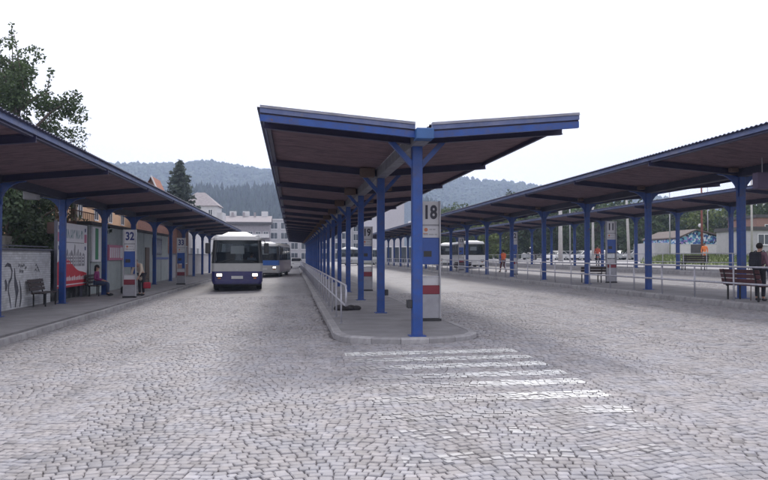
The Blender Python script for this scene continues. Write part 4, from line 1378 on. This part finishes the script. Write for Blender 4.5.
mb.hexa([(.8, -.4, 2.80), (pk, -.4, 3.76), (pk, 12, 3.76), (.8, 12, 2.80), (.8, -.4, 2.95), (pk, -.4, 3.92), (pk, 12, 3.92), (.8, 12, 2.95)])
mb.hexa([(pk, -.4, 3.76), (Lm+1.3, -.4, 2.4), (Lm+1.3, 12, 2.4), (pk, 12, 3.76), (pk, -.4, 3.92), (Lm+1.3, -.4, 2.58), (Lm+1.3, 12, 2.58), (pk, 12, 3.92)])
mb.build('roof', mat('brown_roof_edge', (.10, .075, .07), rough=.8), mu)
MB().box(Lm*.34, Lm*.56, -.06, -.001, 0, 2.1).build('gateway', M_roofd, mu)
MB().box(-1.6, -.01, .4, 8, -.3, 2.3).build('annex', M_concl, mu)
MB().box(Lm+1.1, Lm+1.3, -.3, -.1, 0, 2.4).build('roof_post', M_coping, mu)
MB().ball((pk*1.25, .5, 4.35), (.24, .24, .24), 8, 5).build('roof_vent', M_wh, mu)
x1_, y1_ = at_d(745, 70)
building('shed', 'grey shed with a dark sloping roof behind the man with the backpack', 'shed', (x1_, y1_, vz(45)), rm, 3.6, 6, 2.4, M_concl, M_roofd, 'flat', rows=1, cols=1, win=(1.1, .9), z0=1.1)
x1_, y1_ = at_d(757, 84)
building('brick_house', 'pinkish house at the right edge above the grey shed', 'house', (x1_, y1_, vz(45)), rm, 12, 7, 4.3, M_brickp, M_roofd, 'flat', rows=1, cols=4, win=(1.1, 1.1), z0=2.4)

M_pole = mat('concrete_pole', (.45, .43, .42), rough=.85, var=.12)
M_polerust = mat('rust_red_pole', (.2, .06, .05), rough=.7, var=.2)
def pole(label, u, d, h, r, m_, lean=0, head=True, name='lamp_post', cat='lamp post'):
    x, y = at_d(u, d); z = vz(x) if x > 33 else G(x)
    t = thing(name, label, cat, (x, y, z), 0, None)
    MB().tube([(0, 0, -.3), (lean*.5, 0, h*.5), (lean, 0, h)], [r, r*.8, r*.6], 8).build('pole', m_, t, smooth=True)
    if head:
        MB().tube([(lean, 0, h), (lean+.1, 0, h+.25), (lean+.7, 0, h+.4)], r*.45, 6).build('arm', m_, t)
        MB().box(lean+.6, lean+1.2, -.13, .13, h+.33, h+.46, bev=.04).build('lamp_head', M_flash, t)
pole('thick pale concrete pole in the car park left of the car row', 560.5, 98, 9.5, .33, M_pole, head=False, name='utility_pole', cat='pole')
pole('pale pole right behind the bystander in red-orange', 593, 96, 9, .2, M_pole)
pole('pale slightly leaning pole right of stop pillar 11', 629, 92, 8.6, .2, M_pole, lean=-.35, head=False, name='utility_pole', cat='pole')
pole('thin street lamp beside the white van', 570, 86, 8, .09, M_galv)
pole('rust-red pole in front of the mural gable', 702, 72, 7.6, .12, M_polerust, head=False, name='utility_pole', cat='pole')
pole('thin grey street lamp left of the mural building', 670, 84, 8.4, .08, M_galv)
pole('thin grey street lamp behind the mural roof', 708, 96, 9, .08, M_galv)
pole('grey pole at the right edge beyond the thick blue post', 752, 66, 7.2, .11, M_pole, head=False, name='utility_pole', cat='pole')
# the loudspeaker cabinet under the right canopy
x, y = at_d(763, 20.2)
tk = thing('hanging_box', 'grey-purple box hanging under the right canopy above the man with the backpack', 'box', (x, y, 3.52))
MB().box(-.22, .22, -.12, .12, 0, .44, bev=.02).build('cabinet', mat('grey_purple_box', (.13, .10, .17), rough=.6), tk)
MB().tube([(0, 0, .44), (0, 0, .85)], .012, 6).build('hanger', M_galv, tk)
xx, yy = at_d(31, 24.5)
tk = thing('hanging_box', 'grey box hanging under the left canopy above the graffitied wall', 'box', (xx, yy, 3.55))
MB().box(-.22, .22, -.16, .16, 0, .42, bev=.02).build('cabinet', M_bin, tk)
MB().tube([(0, 0, .42), (0, 0, .6)], .012, 6).build('hanger', M_galv, tk)
# ------------------------------------------------------------------ buses
M_busn = mat('navy_bus_paint', (.014, .011, .125), rough=.28, var=.08, coat=.4, dirt=(.08, .07, .1), dscale=2, dirt_amt=.3)
M_busw = mat('white_bus_paint', (.68, .68, .68), rough=.35, var=.04, coat=.3, dirt=(.5, .48, .45), dirt_amt=.3)
M_busg = mat('grey_white_bus_band', (.42, .42, .42), rough=.35, var=.06, coat=.3)
M_busb = mat('mid_blue_bus_paint', (.03, .12, .42), rough=.3, var=.1, coat=.3)
M_busp = mat('faded_pink_grey_bus_side', (.20, .14, .17), rough=.4, var=.2, coat=.2)
M_plum = mat('plum_bumper_end', (.10, .03, .09), rough=.4)
M_seat = mat('seat_cloth', (.06, .07, .10), rough=.9, var=.2)
M_head = mat('headlight_on', (1.0, .93, .92), emit=1.6, rough=.2, var=0)
M_lens = mat('lamp_lens', (.5, .5, .52), rough=.15, var=.05)
M_orangel = mat('indicator_orange', (.5, .17, .03), rough=.3)
M_plate = mat('number_plate', (.55, .55, .55), rough=.4)
def wheel(parent, x, y, r=.48, w=.28, m_rim=None):
    t = MB(); s = 1 if x > 0 else -1
    t.tube([(x-s*w, y, r), (x-s*w+s*.02, y, r), (x-s*.02, y, r), (x, y, r)], [r-.04, r, r, r-.04], 20)
    o_ = t.build('wheel', M_dark, parent)
    MB().tube([(x-s*.02, y, r), (x+s*.01, y, r)], [r*.55, r*.5], 14).build('rim', m_rim or M_signgrey, o_)
    return o_
def bus(label, x, y, z, rot, scheme, L=11.5, H=3.0, W2=1.25, lights=True, group='buses in the station'):
    """front at local y=0 facing -y, body along +y"""
    t = thing('bus', label, 'bus', (x, y, z), rot, group)
    up, band, low, side_low, roofm = scheme
    def ringv(yy, zs, ws, inset_=0):
        return [(-w+inset_, yy, z_) for z_, w in zip(zs, ws)] + [(w-inset_, yy, z_) for z_, w in zip(zs[::-1], ws[::-1])]
    # lower body, two tiers
    zs = [.38, .45, 1.02]; ws = [W2-.06, W2-.01, W2]
    def loft(name, sections, m_):
        mb = MB(); k = len(sections[0]); i = 0
        for s_ in sections: mb.v += s_
        for a in range(len(sections)-1):
            for b in range(k):
                c = (b+1) % k
                mb.f.append((a*k+b, a*k+c, (a+1)*k+c, (a+1)*k+b))
        mb.f.append(tuple(range(k))); mb.f.append(tuple((len(sections)-1)*k+q for q in range(k))[::-1])
        mb.m = [0]*len(mb.f); mb.t = [1]*len(mb.f)
        return fixnormals(mb.build(name, m_, t))
    fr = lambda yy, zs, sh: ringv(yy, zs, [w-sh for w in ws])
    b1 = [.36, .5, .98]
    loft('lower_body', [fr(.0, b1, .16), fr(.10, b1, .04), fr(.35, b1, 0), fr(L-.2, b1, 0), fr(L, b1, .1)], low)
    ws = [W2, W2, W2]
    b2 = [.983, 1.2, 1.38]
    loft('middle_band', [fr(.03, b2, .14), fr(.12, b2, .03), fr(.36, b2, 0), fr(L-.2, b2, 0), fr(L, b2, .1)], band)
    # cab and passenger room: pillars, glass, roof
    gz0, gz1 = 1.383, 2.52
    mb = MB()
    py = [.30, 2.2] + [2.2 + (L-2.6)*k/5 for k in range(1, 6)]
    for s in (-1, 1):
        for q in py:
            mb.hexa([(s*(W2-.05), q-.05, gz0), (s*W2, q-.05, gz0), (s*W2, q+.05, gz0), (s*(W2-.05), q+.05, gz0),
                     (s*(W2-.13), q-.05, gz1), (s*(W2-.08), q-.05, gz1), (s*(W2-.08), q+.05, gz1), (s*(W2-.13), q+.05, gz1)])
        mb.hexa([(s*(W2-.2), .07, gz0), (s*(W2-.12), .05, gz0), (s*(W2-.02), .3, gz0), (s*(W2-.1), .3, gz0),
                 (s*(W2-.26), .2, gz1), (s*(W2-.18), .18, gz1), (s*(W2-.1), .38, gz1), (s*(W2-.18), .38, gz1)])
    mb.build('pillars', M_black, t)
    for s in (-1, 1):
        for a, b in zip(py[:-1], py[1:]):
            g = MB(); g.quad((s*(W2-.02), a+.05, gz0), (s*(W2-.02), b-.05, gz0), (s*(W2-.1), b-.05, gz1), (s*(W2-.1), a+.05, gz1))
            g.build('side_window', M_glass, t)
    g = MB()
    n_ = 8
    for k in range(n_):      # curved windscreen
        a = -1+2*k/n_; b = -1+2*(k+1)/n_
        f = lambda q, top: ((q*(W2-(.2 if top else .14))), (.05+.12*q*q + (.14 if top else 0)), gz1 if top else gz0)
        g.quad(f(a, 0), f(b, 0), f(b, 1), f(a, 1))
    g.build('windscreen', M_glass, t, smooth=True)
    g = MB(); g.box(-W2+.1, W2-.1, L-.06, L-.02, gz0, gz1); g.build('rear_window', M_glass, t)
    MB().box(-.02, .02, .03, .07, gz0, gz1-.02).build('screen_divider', M_black, t, (0, .06, 0), (0, 0, 0)) if False else None
    # roof with a raised middle
    ws = [W2-.06, W2-.07, W2-.2]
    rf = lambda yy, sh, dz: ringv(yy, [2.523, 2.62, 2.80+dz], [w-sh for w in ws])
    loft('roof', [rf(.10, .22, -.1), rf(.22, .06, -.02), rf(.8, 0, 0), rf(L-.4, 0, 0), rf(L, .1, -.1)], roofm)
    mb = MB(); mb.hexa([(-.75, .35, 2.79), (.75, .35, 2.79), (.8, 2.4, 2.79), (-.8, 2.4, 2.79), (-.45, .7, H-.06), (.45, .7, H-.06), (.5, 2.2, H-.06), (-.5, 2.2, H-.06)])
    mb.build('roof_hatch', roofm, t)
    MB().box(-.28, .28, -.04, 0.0, .62, .76).build('number_plate', M_plate, t, (0, .0, 0))
    MB().box(-W2+.2, W2-.2, -.03, .02, .40, .56, bev=.01).build('bumper', low, t, (0, .0, 0))
    for s in (-1, 1):
        hd = MB().box(-.18, .18, -.045, .02, .70, .92, bev=.02).build('headlight', M_black, t, (s*.86, 0.03, 0))
        MB().box(-.13, .13, -.062, -.046, .74, .88).build('lens', M_head if lights else M_lens, hd)
        MB().box(-.07, .07, -.06, -.046, .62, .69).build('indicator', M_orangel, hd)
        MB().box(-.02, .02, -.02, .1, 0, 0.02).build('end_panel', M_plum, t, (s*1.1, .08, .6)) if False else None
        mr_ = MB().box(-.12, .12, -.06, .06, -.26, .26, bev=.03).build('mirror', M_black, t, (s*(W2+.16), -.12, 2.12))
        MB().tube([(0, 0, .1), (-s*.12, .1, .42), (-s*.3, .3, .46)], .018, 6).build('mirror_arm', M_black, mr_)
        MB().tube([(s*.95, -.0, gz0+.02), (s*.45, -.02, gz0+.16), (s*.15, .0, gz0+.22)], .014, 5).build('wiper', M_black, t)
    wheel(t, W2-.02, 2.4); wheel(t, -W2+.02, 2.4); wheel(t, W2-.02, L-3.2); wheel(t, -W2+.02, L-3.2)
    # underside, dashboard, seats, driver's partition
    mb = MB(); mb.box(-W2+.1, W2-.1, .3, L-.3, .25, .37); mb.build('chassis', M_dark, t)
    mb = MB(); mb.box(-W2+.15, W2-.15, .3, .75, 1.0, 1.52); mb.build('dashboard', M_black, t)
    sm = MB().box(-.42, .42, -.05, .05, 1.0, 1.95, bev=.03).box(-.42, .42, -.5, -.05, 1.0, 1.1).mesh('seat', M_seat)
    for k in range(5):
        for s in (-1, 1): put('seat', sm, t, (s*.68, 2.4+1.5*k, 0))
    MB().box(-.05, .62, 1.25, 1.28, 1.85, 2.25).build('interior_panel', M_busw, t, (-.28, -.85, 0))
    MB().tube([(.65+.23*math.cos(w), .85, 1.55+.23*math.sin(w)) for w in np.linspace(0, 6.28, 14)], .02, 5).build('steering_wheel', M_black, t)
    return t
x, y = at_d(237.3, 36.9)
b1_ = bus('navy and white bus with lit headlights coming down the left lane', x, y, G(x), .055, (M_black, M_busg, M_busn, M_busn, M_busw))
mb = MB(); mb.tube([(0, -.015, 0), (0, .0, 0)], .05, 10); mb.build('badge', M_lens, b1_, (0, .01, 1.05))
x, y = at_d(262.5, 60.5)
b2_ = bus('second bus with blue front and pinkish grey side, following behind the navy bus', x+.1, y, G(x), math.radians(-5), (M_black, M_busb, M_busg, M_busp, M_busw), L=10.8, H=2.95)
for s in (1,): MB().box(1.252, 1.258, .38, 10.5, .45, 1.378).build('side_stripe', M_busp, b2_)
WS = (M_black, M_busw, M_busw, M_busw, M_busw)
bus('white coach parked beyond the right canopy, left one of two', 19.7, 93.5, G(19), math.radians(-6), WS, lights=False)
bus('white coach parked beyond the right canopy, right one of two', 18.6, 75.5, G(18), math.radians(-4), WS, L=9, H=2.95, lights=False)
xx, yy = at_d(346, 118)
bus('white bus standing far off beyond the central posts', xx, yy, G(xx), math.radians(-30), (M_black, M_busw, M_busg, M_busw, M_busw), lights=False)

# ------------------------------------------------------------------ cars and van
M_tin = mat('silver_car_paint', (.52, .53, .55), rough=.3, metal=.3, var=.04, coat=.5)
M_carw = mat('white_car_paint', (.75, .75, .76), rough=.3, var=.03, coat=.5)
M_card = mat('dark_green_car_paint', (.04, .07, .06), rough=.3, var=.05, coat=.5)
M_cgl = mat('car_window', (.03, .035, .04), rough=.08, var=.1)
def car(label, x, y, z, rot, paint, van=False, group='cars parked beyond the far platform'):
    """front at -y"""
    t = thing('van' if van else 'car', label, 'van' if van else 'car', (x, y, z), rot, None if van else group)
    L, Wd = (5.0, .96) if van else (4.2, .84)
    low = [(0, .34), (.02, .62), (.12, .74), (1.05, .92), (L-.1, .98), (L, .75), (L-.02, .34)] if not van else [(0, .36), (.02, .85), (.1, 1.05), (.75, 1.2), (L-.05, 1.25), (L, 1.1), (L, .36)]
    top = [(1.0, .9), (1.75, 1.40), (2.3, 1.46), (3.2, 1.43), (4.0, .97)] if not van else [(.7, 1.18), (1.5, 2.05), (1.9, 2.2), (L-.15, 2.2), (L-.03, 1.22)]
    mb = MB(); mb.prism(low, -Wd, Wd, 'x'); fixnormals(mb.build('body', paint, t))
    mb = MB()
    k = len(top); q = .14 if not van else .06
    v = []
    zlo = top[0][1]
    for s in (-1, 1):
        for (a, b) in top:
            v.append((s*(Wd-.03-(q if b > zlo+.2 else 0)), a, b))
    mb.v = v; mb.f = [tuple(range(k))[::-1], tuple(k+j for j in range(k))] + [(j, (j+1) % k, k+(j+1) % k, k+j) for j in range(k)]
    mb.m = [0]*len(mb.f); mb.t = [1]*len(mb.f)
    fixnormals(mb.build('cabin', paint, t))
    # windows set just proud of the cabin
    def lerp(a, b, f_): return (a[0]+(b[0]-a[0])*f_, a[1]+(b[1]-a[1])*f_)
    for s in (-1, 1):
        g = MB()
        if not van: pts = [(1.22, .96), (1.8, 1.34), (3.15, 1.36), (3.72, 1.0)]
        else: pts = [(.95, 1.28), (1.55, 1.95), (2.3, 2.0), (2.3, 1.28)]
        o_ = []
        for (a, b) in pts:
            f_ = (b-zlo)/(top[2][1]-zlo)
            o_.append((s*(Wd-.03-q*max(0, min(1, f_))+.022), a, b))
        g.poly(o_ if s > 0 else o_[::-1]); g.build('side_window', M_cgl, t)
    for (p_, q_, nm) in ((top[0], top[1], 'windscreen'), (top[-1], top[-2], 'rear_window')):
        a, b = lerp(p_, q_, .12), lerp(p_, q_, .9)
        sgn = -1 if nm == 'windscreen' else 1
        g = MB(); g.quad((-Wd+.14, a[0]+sgn*.02, a[1]+.01), (Wd-.14, a[0]+sgn*.02, a[1]+.01), (Wd-.24, b[0]+sgn*.02, b[1]+.01), (-Wd+.24, b[0]+sgn*.02, b[1]+.01))
        g.build(nm, M_cgl, t)
    for s in (-1, 1):
        MB().box(-.14, .14, -.02, .06, .6, .7, bev=.01).build('headlight', M_lens, t, (s*.6, .01, 0))
        MB().box(-.07, .07, -.06, .02, .6, .8, bev=.01).build('tail_light', M_signred, t, (s*.7, L, .05))
        for yy_ in (.8, L-.85): wheel(t, s*Wd, yy_, .31, .2, M_tin)
    return t
CARS = [(549, 112, .9, M_carw, 'white car at the left end of the parked row, beside the van'),
        (561, 116, 1.1, M_tin, 'silver car second from the van in the parked row'),
        (572, 112, 1.25, M_carw, 'white car behind the thin street lamp'),
        (583, 108, 1.35, M_tin, 'silver car just left of a blue post and the red-orange bystander'),
        (596, 106, 1.2, M_tin, 'silver car behind the red-orange bystander'),
        (613, 112, 1.15, M_carw, 'white car hidden partly by stop pillar 11'),
        (622, 108, 1.3, M_tin, 'silver car right of stop pillar 11'),
        (632, 110, 1.25, M_carw, 'white car behind the pale leaning pole'),
        (648, 104, 1.4, M_card, 'dark green car at the right end of the parked row')]
for (u, d, r_, m_, lb_) in CARS:
    x, y = at_d(u, d); car(lb_, x, y, G(x), -r_, m_)
x, y = at_d(526, 126); car('white delivery van with a tall body at the left of the car park', x, y, G(x), -.9, M_carw, van=True)
x, y = at_d(297.5, 100); car('white car far down the lane behind the second bus', x, y, G(x), .1, M_carw, group=None)

# ------------------------------------------------------------------ people
M_skin = mat('skin', (.45, .26, .19), rough=.6, var=.05)
def skin_obj(name, nodes, edges, mt, parent, sub=2):
    """nodes: (co, rx, ry); the first one is the root"""
    me = bpy.data.meshes.new(name)
    me.from_pydata([c[0] for c in nodes], edges, [])
    me.materials.append(mt)
    o_ = bpy.data.objects.new(name, me); COL.objects.link(o_); o_.parent = parent
    m_ = o_.modifiers.new('skin', 'SKIN'); m_.use_smooth_shade = True
    for v_, c in zip(me.skin_vertices[0].data, nodes): v_.radius = (c[1], c[2])
    me.skin_vertices[0].data[0].use_root = True
    s_ = o_.modifiers.new('sub', 'SUBSURF'); s_.levels = sub; s_.render_levels = sub
    return o_
def person(label, x, y, z, rot, shirt, trousers, hair, pose='stand', scale=1.0, long_coat=False, backpack=None, bag=None, hairlen=0.0):
    """faces local +y"""
    t = thing('person', label, 'person', (x, y, z), rot, None)
    t.scale = (scale,)*3
    J = dict(pel=(0, 0, .95), sp=(0, 0, 1.13), ch=(0, .01, 1.34), nb=(0, 0, 1.47), hd=(0, .02, 1.57), tp=(0, .015, 1.68))
    for s, k in ((-1, 'l'), (1, 'r')):
        J['sh'+k] = (s*.17, 0, 1.41); J['el'+k] = (s*.24, -.03, 1.14); J['wr'+k] = (s*.25, .08, .91)
        J['hp'+k] = (s*.09, 0, .90); J['kn'+k] = (s*.10, .03, .50); J['an'+k] = (s*.10, 0, .09)
    if pose == 'walk':
        J['knl'] = (-.1, .2, .53); J['anl'] = (-.1, .26, .11); J['knr'] = (.1, .02, .5); J['anr'] = (.1, -.25, .14)
        J['ell'] = (-.24, -.14, 1.16); J['wrl'] = (-.23, -.12, .92); J['elr'] = (.24, .06, 1.15); J['wrr'] = (.22, .24, .97)
    if pose == 'bend':
        for k, dy, dz in (('sp', .07, -.01), ('ch', .22, -.05), ('nb', .31, -.1), ('hd', .38, -.12), ('tp', .42, -.16), ('shl', .27, -.07), ('shr', .27, -.07)):
            J[k] = (J[k][0], J[k][1]+dy, J[k][2]+dz)
        J['ell'] = (-.24, .32, 1.07); J['elr'] = (.24, .32, 1.07); J['wrl'] = (-.2, .42, .84); J['wrr'] = (.2, .42, .82)
    if pose == 'sit':
        d = .45
        for k in ('pel', 'sp', 'ch', 'nb', 'hd', 'tp', 'shl', 'shr', 'ell', 'elr'):
            J[k] = (J[k][0], J[k][1], J[k][2]-d+.03)
        J['hpl'] = (-.09, .02, .53); J['hpr'] = (.09, .02, .53); J['knl'] = (-.11, .45, .52); J['knr'] = (.11, .45, .52)
        J['anl'] = (-.11, .42, .09); J['anr'] = (.11, .5, .09); J['wrl'] = (-.12, .28, .64); J['wrr'] = (.14, .3, .64)
    V = lambda k: Vector(J[k])
    nodes = [(J['pel'], .13, .10), (J['sp'], .115, .085), (J['ch'], .14, .10), (J['nb'], .055, .055), (tuple(V('nb').lerp(V('hd'), .55)), .055, .058),
             (J['hd'], .078, .092), (J['tp'], .062, .075)]
    edges = [(0, 1), (1, 2), (2, 3), (3, 4), (4, 5), (5, 6)]
    face = (V('tp')-V('hd')).normalized()
    fwd = Vector((0, 1, 0)) if pose != 'bend' else Vector((0, .95, -.3))
    for k in 'lr':
        i = len(nodes)
        hand = V('wr'+k) + (V('wr'+k)-V('el'+k)).normalized()*.09
        nodes += [(J['sh'+k], .05, .05), (J['el'+k], .038, .038), (J['wr'+k], .024, .026), (tuple(hand), .034, .018)]
        edges += [(2, i), (i, i+1), (i+1, i+2), (i+2, i+3)]
        i = len(nodes)
        toe = (J['an'+k][0], J['an'+k][1]+.17, J['an'+k][2]-.045)
        nodes += [(J['hp'+k], .085, .085), (J['kn'+k], .055, .055), (J['an'+k], .038, .042), (toe, .035, .03)]
        edges += [(0, i), (i, i+1), (i+1, i+2), (i+2, i+3)]
    skin_obj('body', nodes, edges, M_skin, t)
    # face and fingers as small pieces of the figure
    hc = V('hd').lerp(V('tp'), .3)
    f_ = MB(); f_.ball(tuple(hc+fwd*.098+Vector((0, 0, -.005))), (.014, .02, .024), 8, 5); f_.ball(tuple(hc+Vector((.082, 0, 0))), (.012, .022, .032), 7, 5); f_.ball(tuple(hc+Vector((-.082, 0, 0))), (.012, .022, .032), 7, 5)
    for k in 'lr':
        hand = V('wr'+k); d = (V('wr'+k)-V('el'+k)).normalized(); sd = Vector((0, 1, 0)) if abs(d.y) < .8 else Vector((1, 0, 0))
        for q in range(4):
            b = hand + d*.11 + sd*(.027-.018*q); L = (.07, .078, .072, .055)[q]
            cv = Vector((-.012 if k == 'r' else .012, 0, 0))
            f_.tube([b-d*.02, b+d*L*.5+cv*.3, b+d*L+cv], [.0095, .009, .007], 6)
        f_.tube([hand+d*.04+sd*.02, hand+d*.08+sd*.05, hand+d*.12+sd*.055], [.011, .010, .008], 6)
    f_.build('features', M_skin, t, smooth=True)
    e = MB(); m2 = MB()
    for s in (-1, 1): e.ball(tuple(hc+fwd*.086+Vector((s*.032, 0, .018))), .011, 6, 4)
    e.build('eyes', M_black, t); m2.ball(tuple(hc+fwd*.088+Vector((0, 0, -.045))), (.024, .008, .006), 8, 4); m2.build('mouth', M_signred, t)
    # shirt
    up = 0.0
    nodes = [(J['sp'], .135, .105), (tuple(V('pel')+Vector((0, 0, .0 if not long_coat else -.02))), .145, .115), (J['ch'], .165, .12), (tuple(V('nb')-Vector((0, 0, .03))), .085, .08)]
    edges = [(0, 1), (0, 2), (2, 3)]
    if long_coat:
        nodes.append((tuple(V('pel')+Vector((0, -.01, -.33))), .18, .15)); edges.append((1, 4))
    for k in 'lr':
        i = len(nodes)
        nodes += [(J['sh'+k], .068, .068), (J['el'+k], .052, .052), (tuple(V('el'+k).lerp(V('wr'+k), .85)), .04, .04)]
        edges += [(2, i), (i, i+1), (i+1, i+2)]
    skin_obj('shirt', nodes, edges, shirt, t)
    nodes = [(tuple(V('pel')-Vector((0, 0, .01))), .14, .115)]; edges = []
    for k in 'lr':
        i = len(nodes)
        nodes += [(J['hp'+k], .098, .098), (J['kn'+k], .07, .07), (tuple(V('an'+k)+(V('kn'+k)-V('an'+k)).normalized()*.03), .055, .058)]
        edges += [(0, i), (i, i+1), (i+1, i+2)]
    skin_obj('trousers', nodes, edges, trousers, t)
    for k in 'lr':
        a = V('an'+k)
        s_ = MB(); s_.ball((a.x, a.y+.075, a.z-.035), (.05, .145, .052), 10, 6); s_.build('shoe', M_black, t, smooth=True)
    h_ = MB(); c = hc + Vector((0, -.018, .035)); h_.ball(tuple(c), (.096, .105, .098), 12, 8)
    if hairlen: h_.ball((c.x, c.y-.05, c.z-.09-hairlen*.4), (.085, .06, .09+hairlen), 10, 7)
    h_.build('hair', hair, t, smooth=True)
    if backpack:
        bp = MB().box(-.16, .16, -.33, -.13, 1.0, 1.46, bev=.05).build('backpack', backpack, t)
        MB().box(-.12, .12, -.385, -.332, 1.04, 1.24, bev=.02).build('front_pocket', backpack, bp)
        for s in (-1, 1): MB().tube([(s*.1, -.14, 1.45), (s*.12, .02, 1.5), (s*.13, .13, 1.38), (s*.13, .12, 1.15), (s*.12, -.12, 1.05)], .016, 5).build('strap', backpack, bp)
    return t
mm = lambda n_, c: mat(n_, c, rough=.85, var=.15, vscale=9, bump=.3, bscale=30)
M_hair_d, M_hair_g = mm('dark_hair', (.02, .015, .015)), mm('grey_brown_hair', (.16, .12, .10))
M_trd, M_jean = mm('dark_trousers', (.025, .025, .035)), mm('blue_jeans', (.05, .07, .14))
x, y = at_d(759.5, 21.3)
person('man with black backpack in mauve shirt standing behind the red-brown bench', x, y, Z_R, math.radians(-65), mm('mauve_shirt', (.22, .12, .16)), M_trd, M_hair_d, 'stand', .955, backpack=mm('black_backpack', (.02, .02, .03)))
x, y = at_d(772, 23.4)
person('person in a pale shirt half cut off at the right edge', x, y, Z_R, math.radians(-80), mm('pale_shirt', (.55, .5, .45)), M_jean, M_hair_g, 'stand', .99)
x, y = at_d(503.3, 58)
person('walker in a bright orange shirt on the right platform', x, y, Z_R, math.radians(20), mm('orange_shirt', (.62, .13, .05)), mm('maroon_trousers', (.12, .04, .05)), M_hair_d, 'walk', 1.02)
x, y = at_d(704.5, 64)
person('person in an orange work jacket in front of the mural building', x, y, vz(x), math.radians(150), mm('orange_jacket', (.75, .2, .06)), mm('pale_trousers', (.45, .42, .4)), M_hair_d, 'stand', 1.0, long_coat=True)
x, y = at_d(597.5, 66)
person('bystander in a red-orange jacket on the farthest platform', x, y, Z_F, math.radians(170), mm('red_orange_jacket', (.6, .12, .08)), M_trd, M_hair_d, 'stand', 1.04, long_coat=True)
person('woman in a purple top sitting on a bench near stop 32', -8.2, 33.05, Z_L, -PI/2, mm('purple_top', (.25, .04, .16)), M_jean, M_hair_d, 'sit', 1.0, hairlen=.05)
x, y = at_d(142, 31.8)
pcoat = person('stooping person in a cream coat beside stop 32', x, y, Z_L, math.radians(150), mm('cream_coat', (.52, .44, .36)), M_trd, M_hair_g, 'bend', .98, long_coat=True)
bg = thing('handbag', 'red bag hanging from the hand of the person in the cream coat', 'bag', (x+.28, y-.36, Z_L+.32), .4)
MB().box(-.15, .15, -.06, .06, 0, .26, bev=.03).build('bag_body', mm('red_bag', (.3, .02, .04)), bg)
MB().tube([(-.1, 0, .25), (-.06, 0, .4), (.06, 0, .4), (.1, 0, .25)], .012, 6).build('bag_handle', M_black, bg)
x, y = at_d(128, 33.5)
bg = thing('handbag', 'black travel bag on the pavement behind stop pillar 32', 'bag', (x, y, Z_L+.004), .3)
MB().box(-.3, .3, -.16, .16, 0, .32, bev=.06).build('bag_body', M_black, bg)
MB().tube([(-.16, 0, .31), (-.1, 0, .44), (.1, 0, .44), (.16, 0, .31)], .014, 6).build('bag_handle', M_black, bg)
x, y = at_d(237.3, 36.9)
person('driver behind the windscreen of the navy and white bus', x+.62, y+1.45, G(x)+.62, PI, mm('driver_shirt', (.35, .4, .5)), M_trd, M_hair_d, 'sit', 1.0)
# walking stick of the man with the backpack
x, y = at_d(750.3, 21.6)
tag(MB().tube([(0, 0, 0), (.02, 0, .88), (.02, .03, .93), (.02, .1, .94), (.02, .13, .9)], .013, 6).build('walking_stick', M_lampbox, None, (x, y, Z_R)), 'thin walking stick beside the man with the backpack', 'walking stick')

# ------------------------------------------------------------------ the air
M_haze = bpy.data.materials.new('haze_air'); M_haze.use_nodes = True
n, l = M_haze.node_tree.nodes, M_haze.node_tree.links
n.clear()
ho = n.new('ShaderNodeOutputMaterial'); pv = n.new('ShaderNodeVolumePrincipled')
pv.inputs['Color'].default_value = (.60, .73, 1.0, 1); pv.inputs['Density'].default_value = .00042; pv.inputs['Anisotropy'].default_value = .2
l.new(pv.outputs['Volume'], ho.inputs['Volume'])
o = MB().box(-2250, 2250, -350, 2150, -1.6, 300).build('haze', M_haze); o['kind'] = 'stuff'; o['label'] = 'thin blue haze filling the valley air'
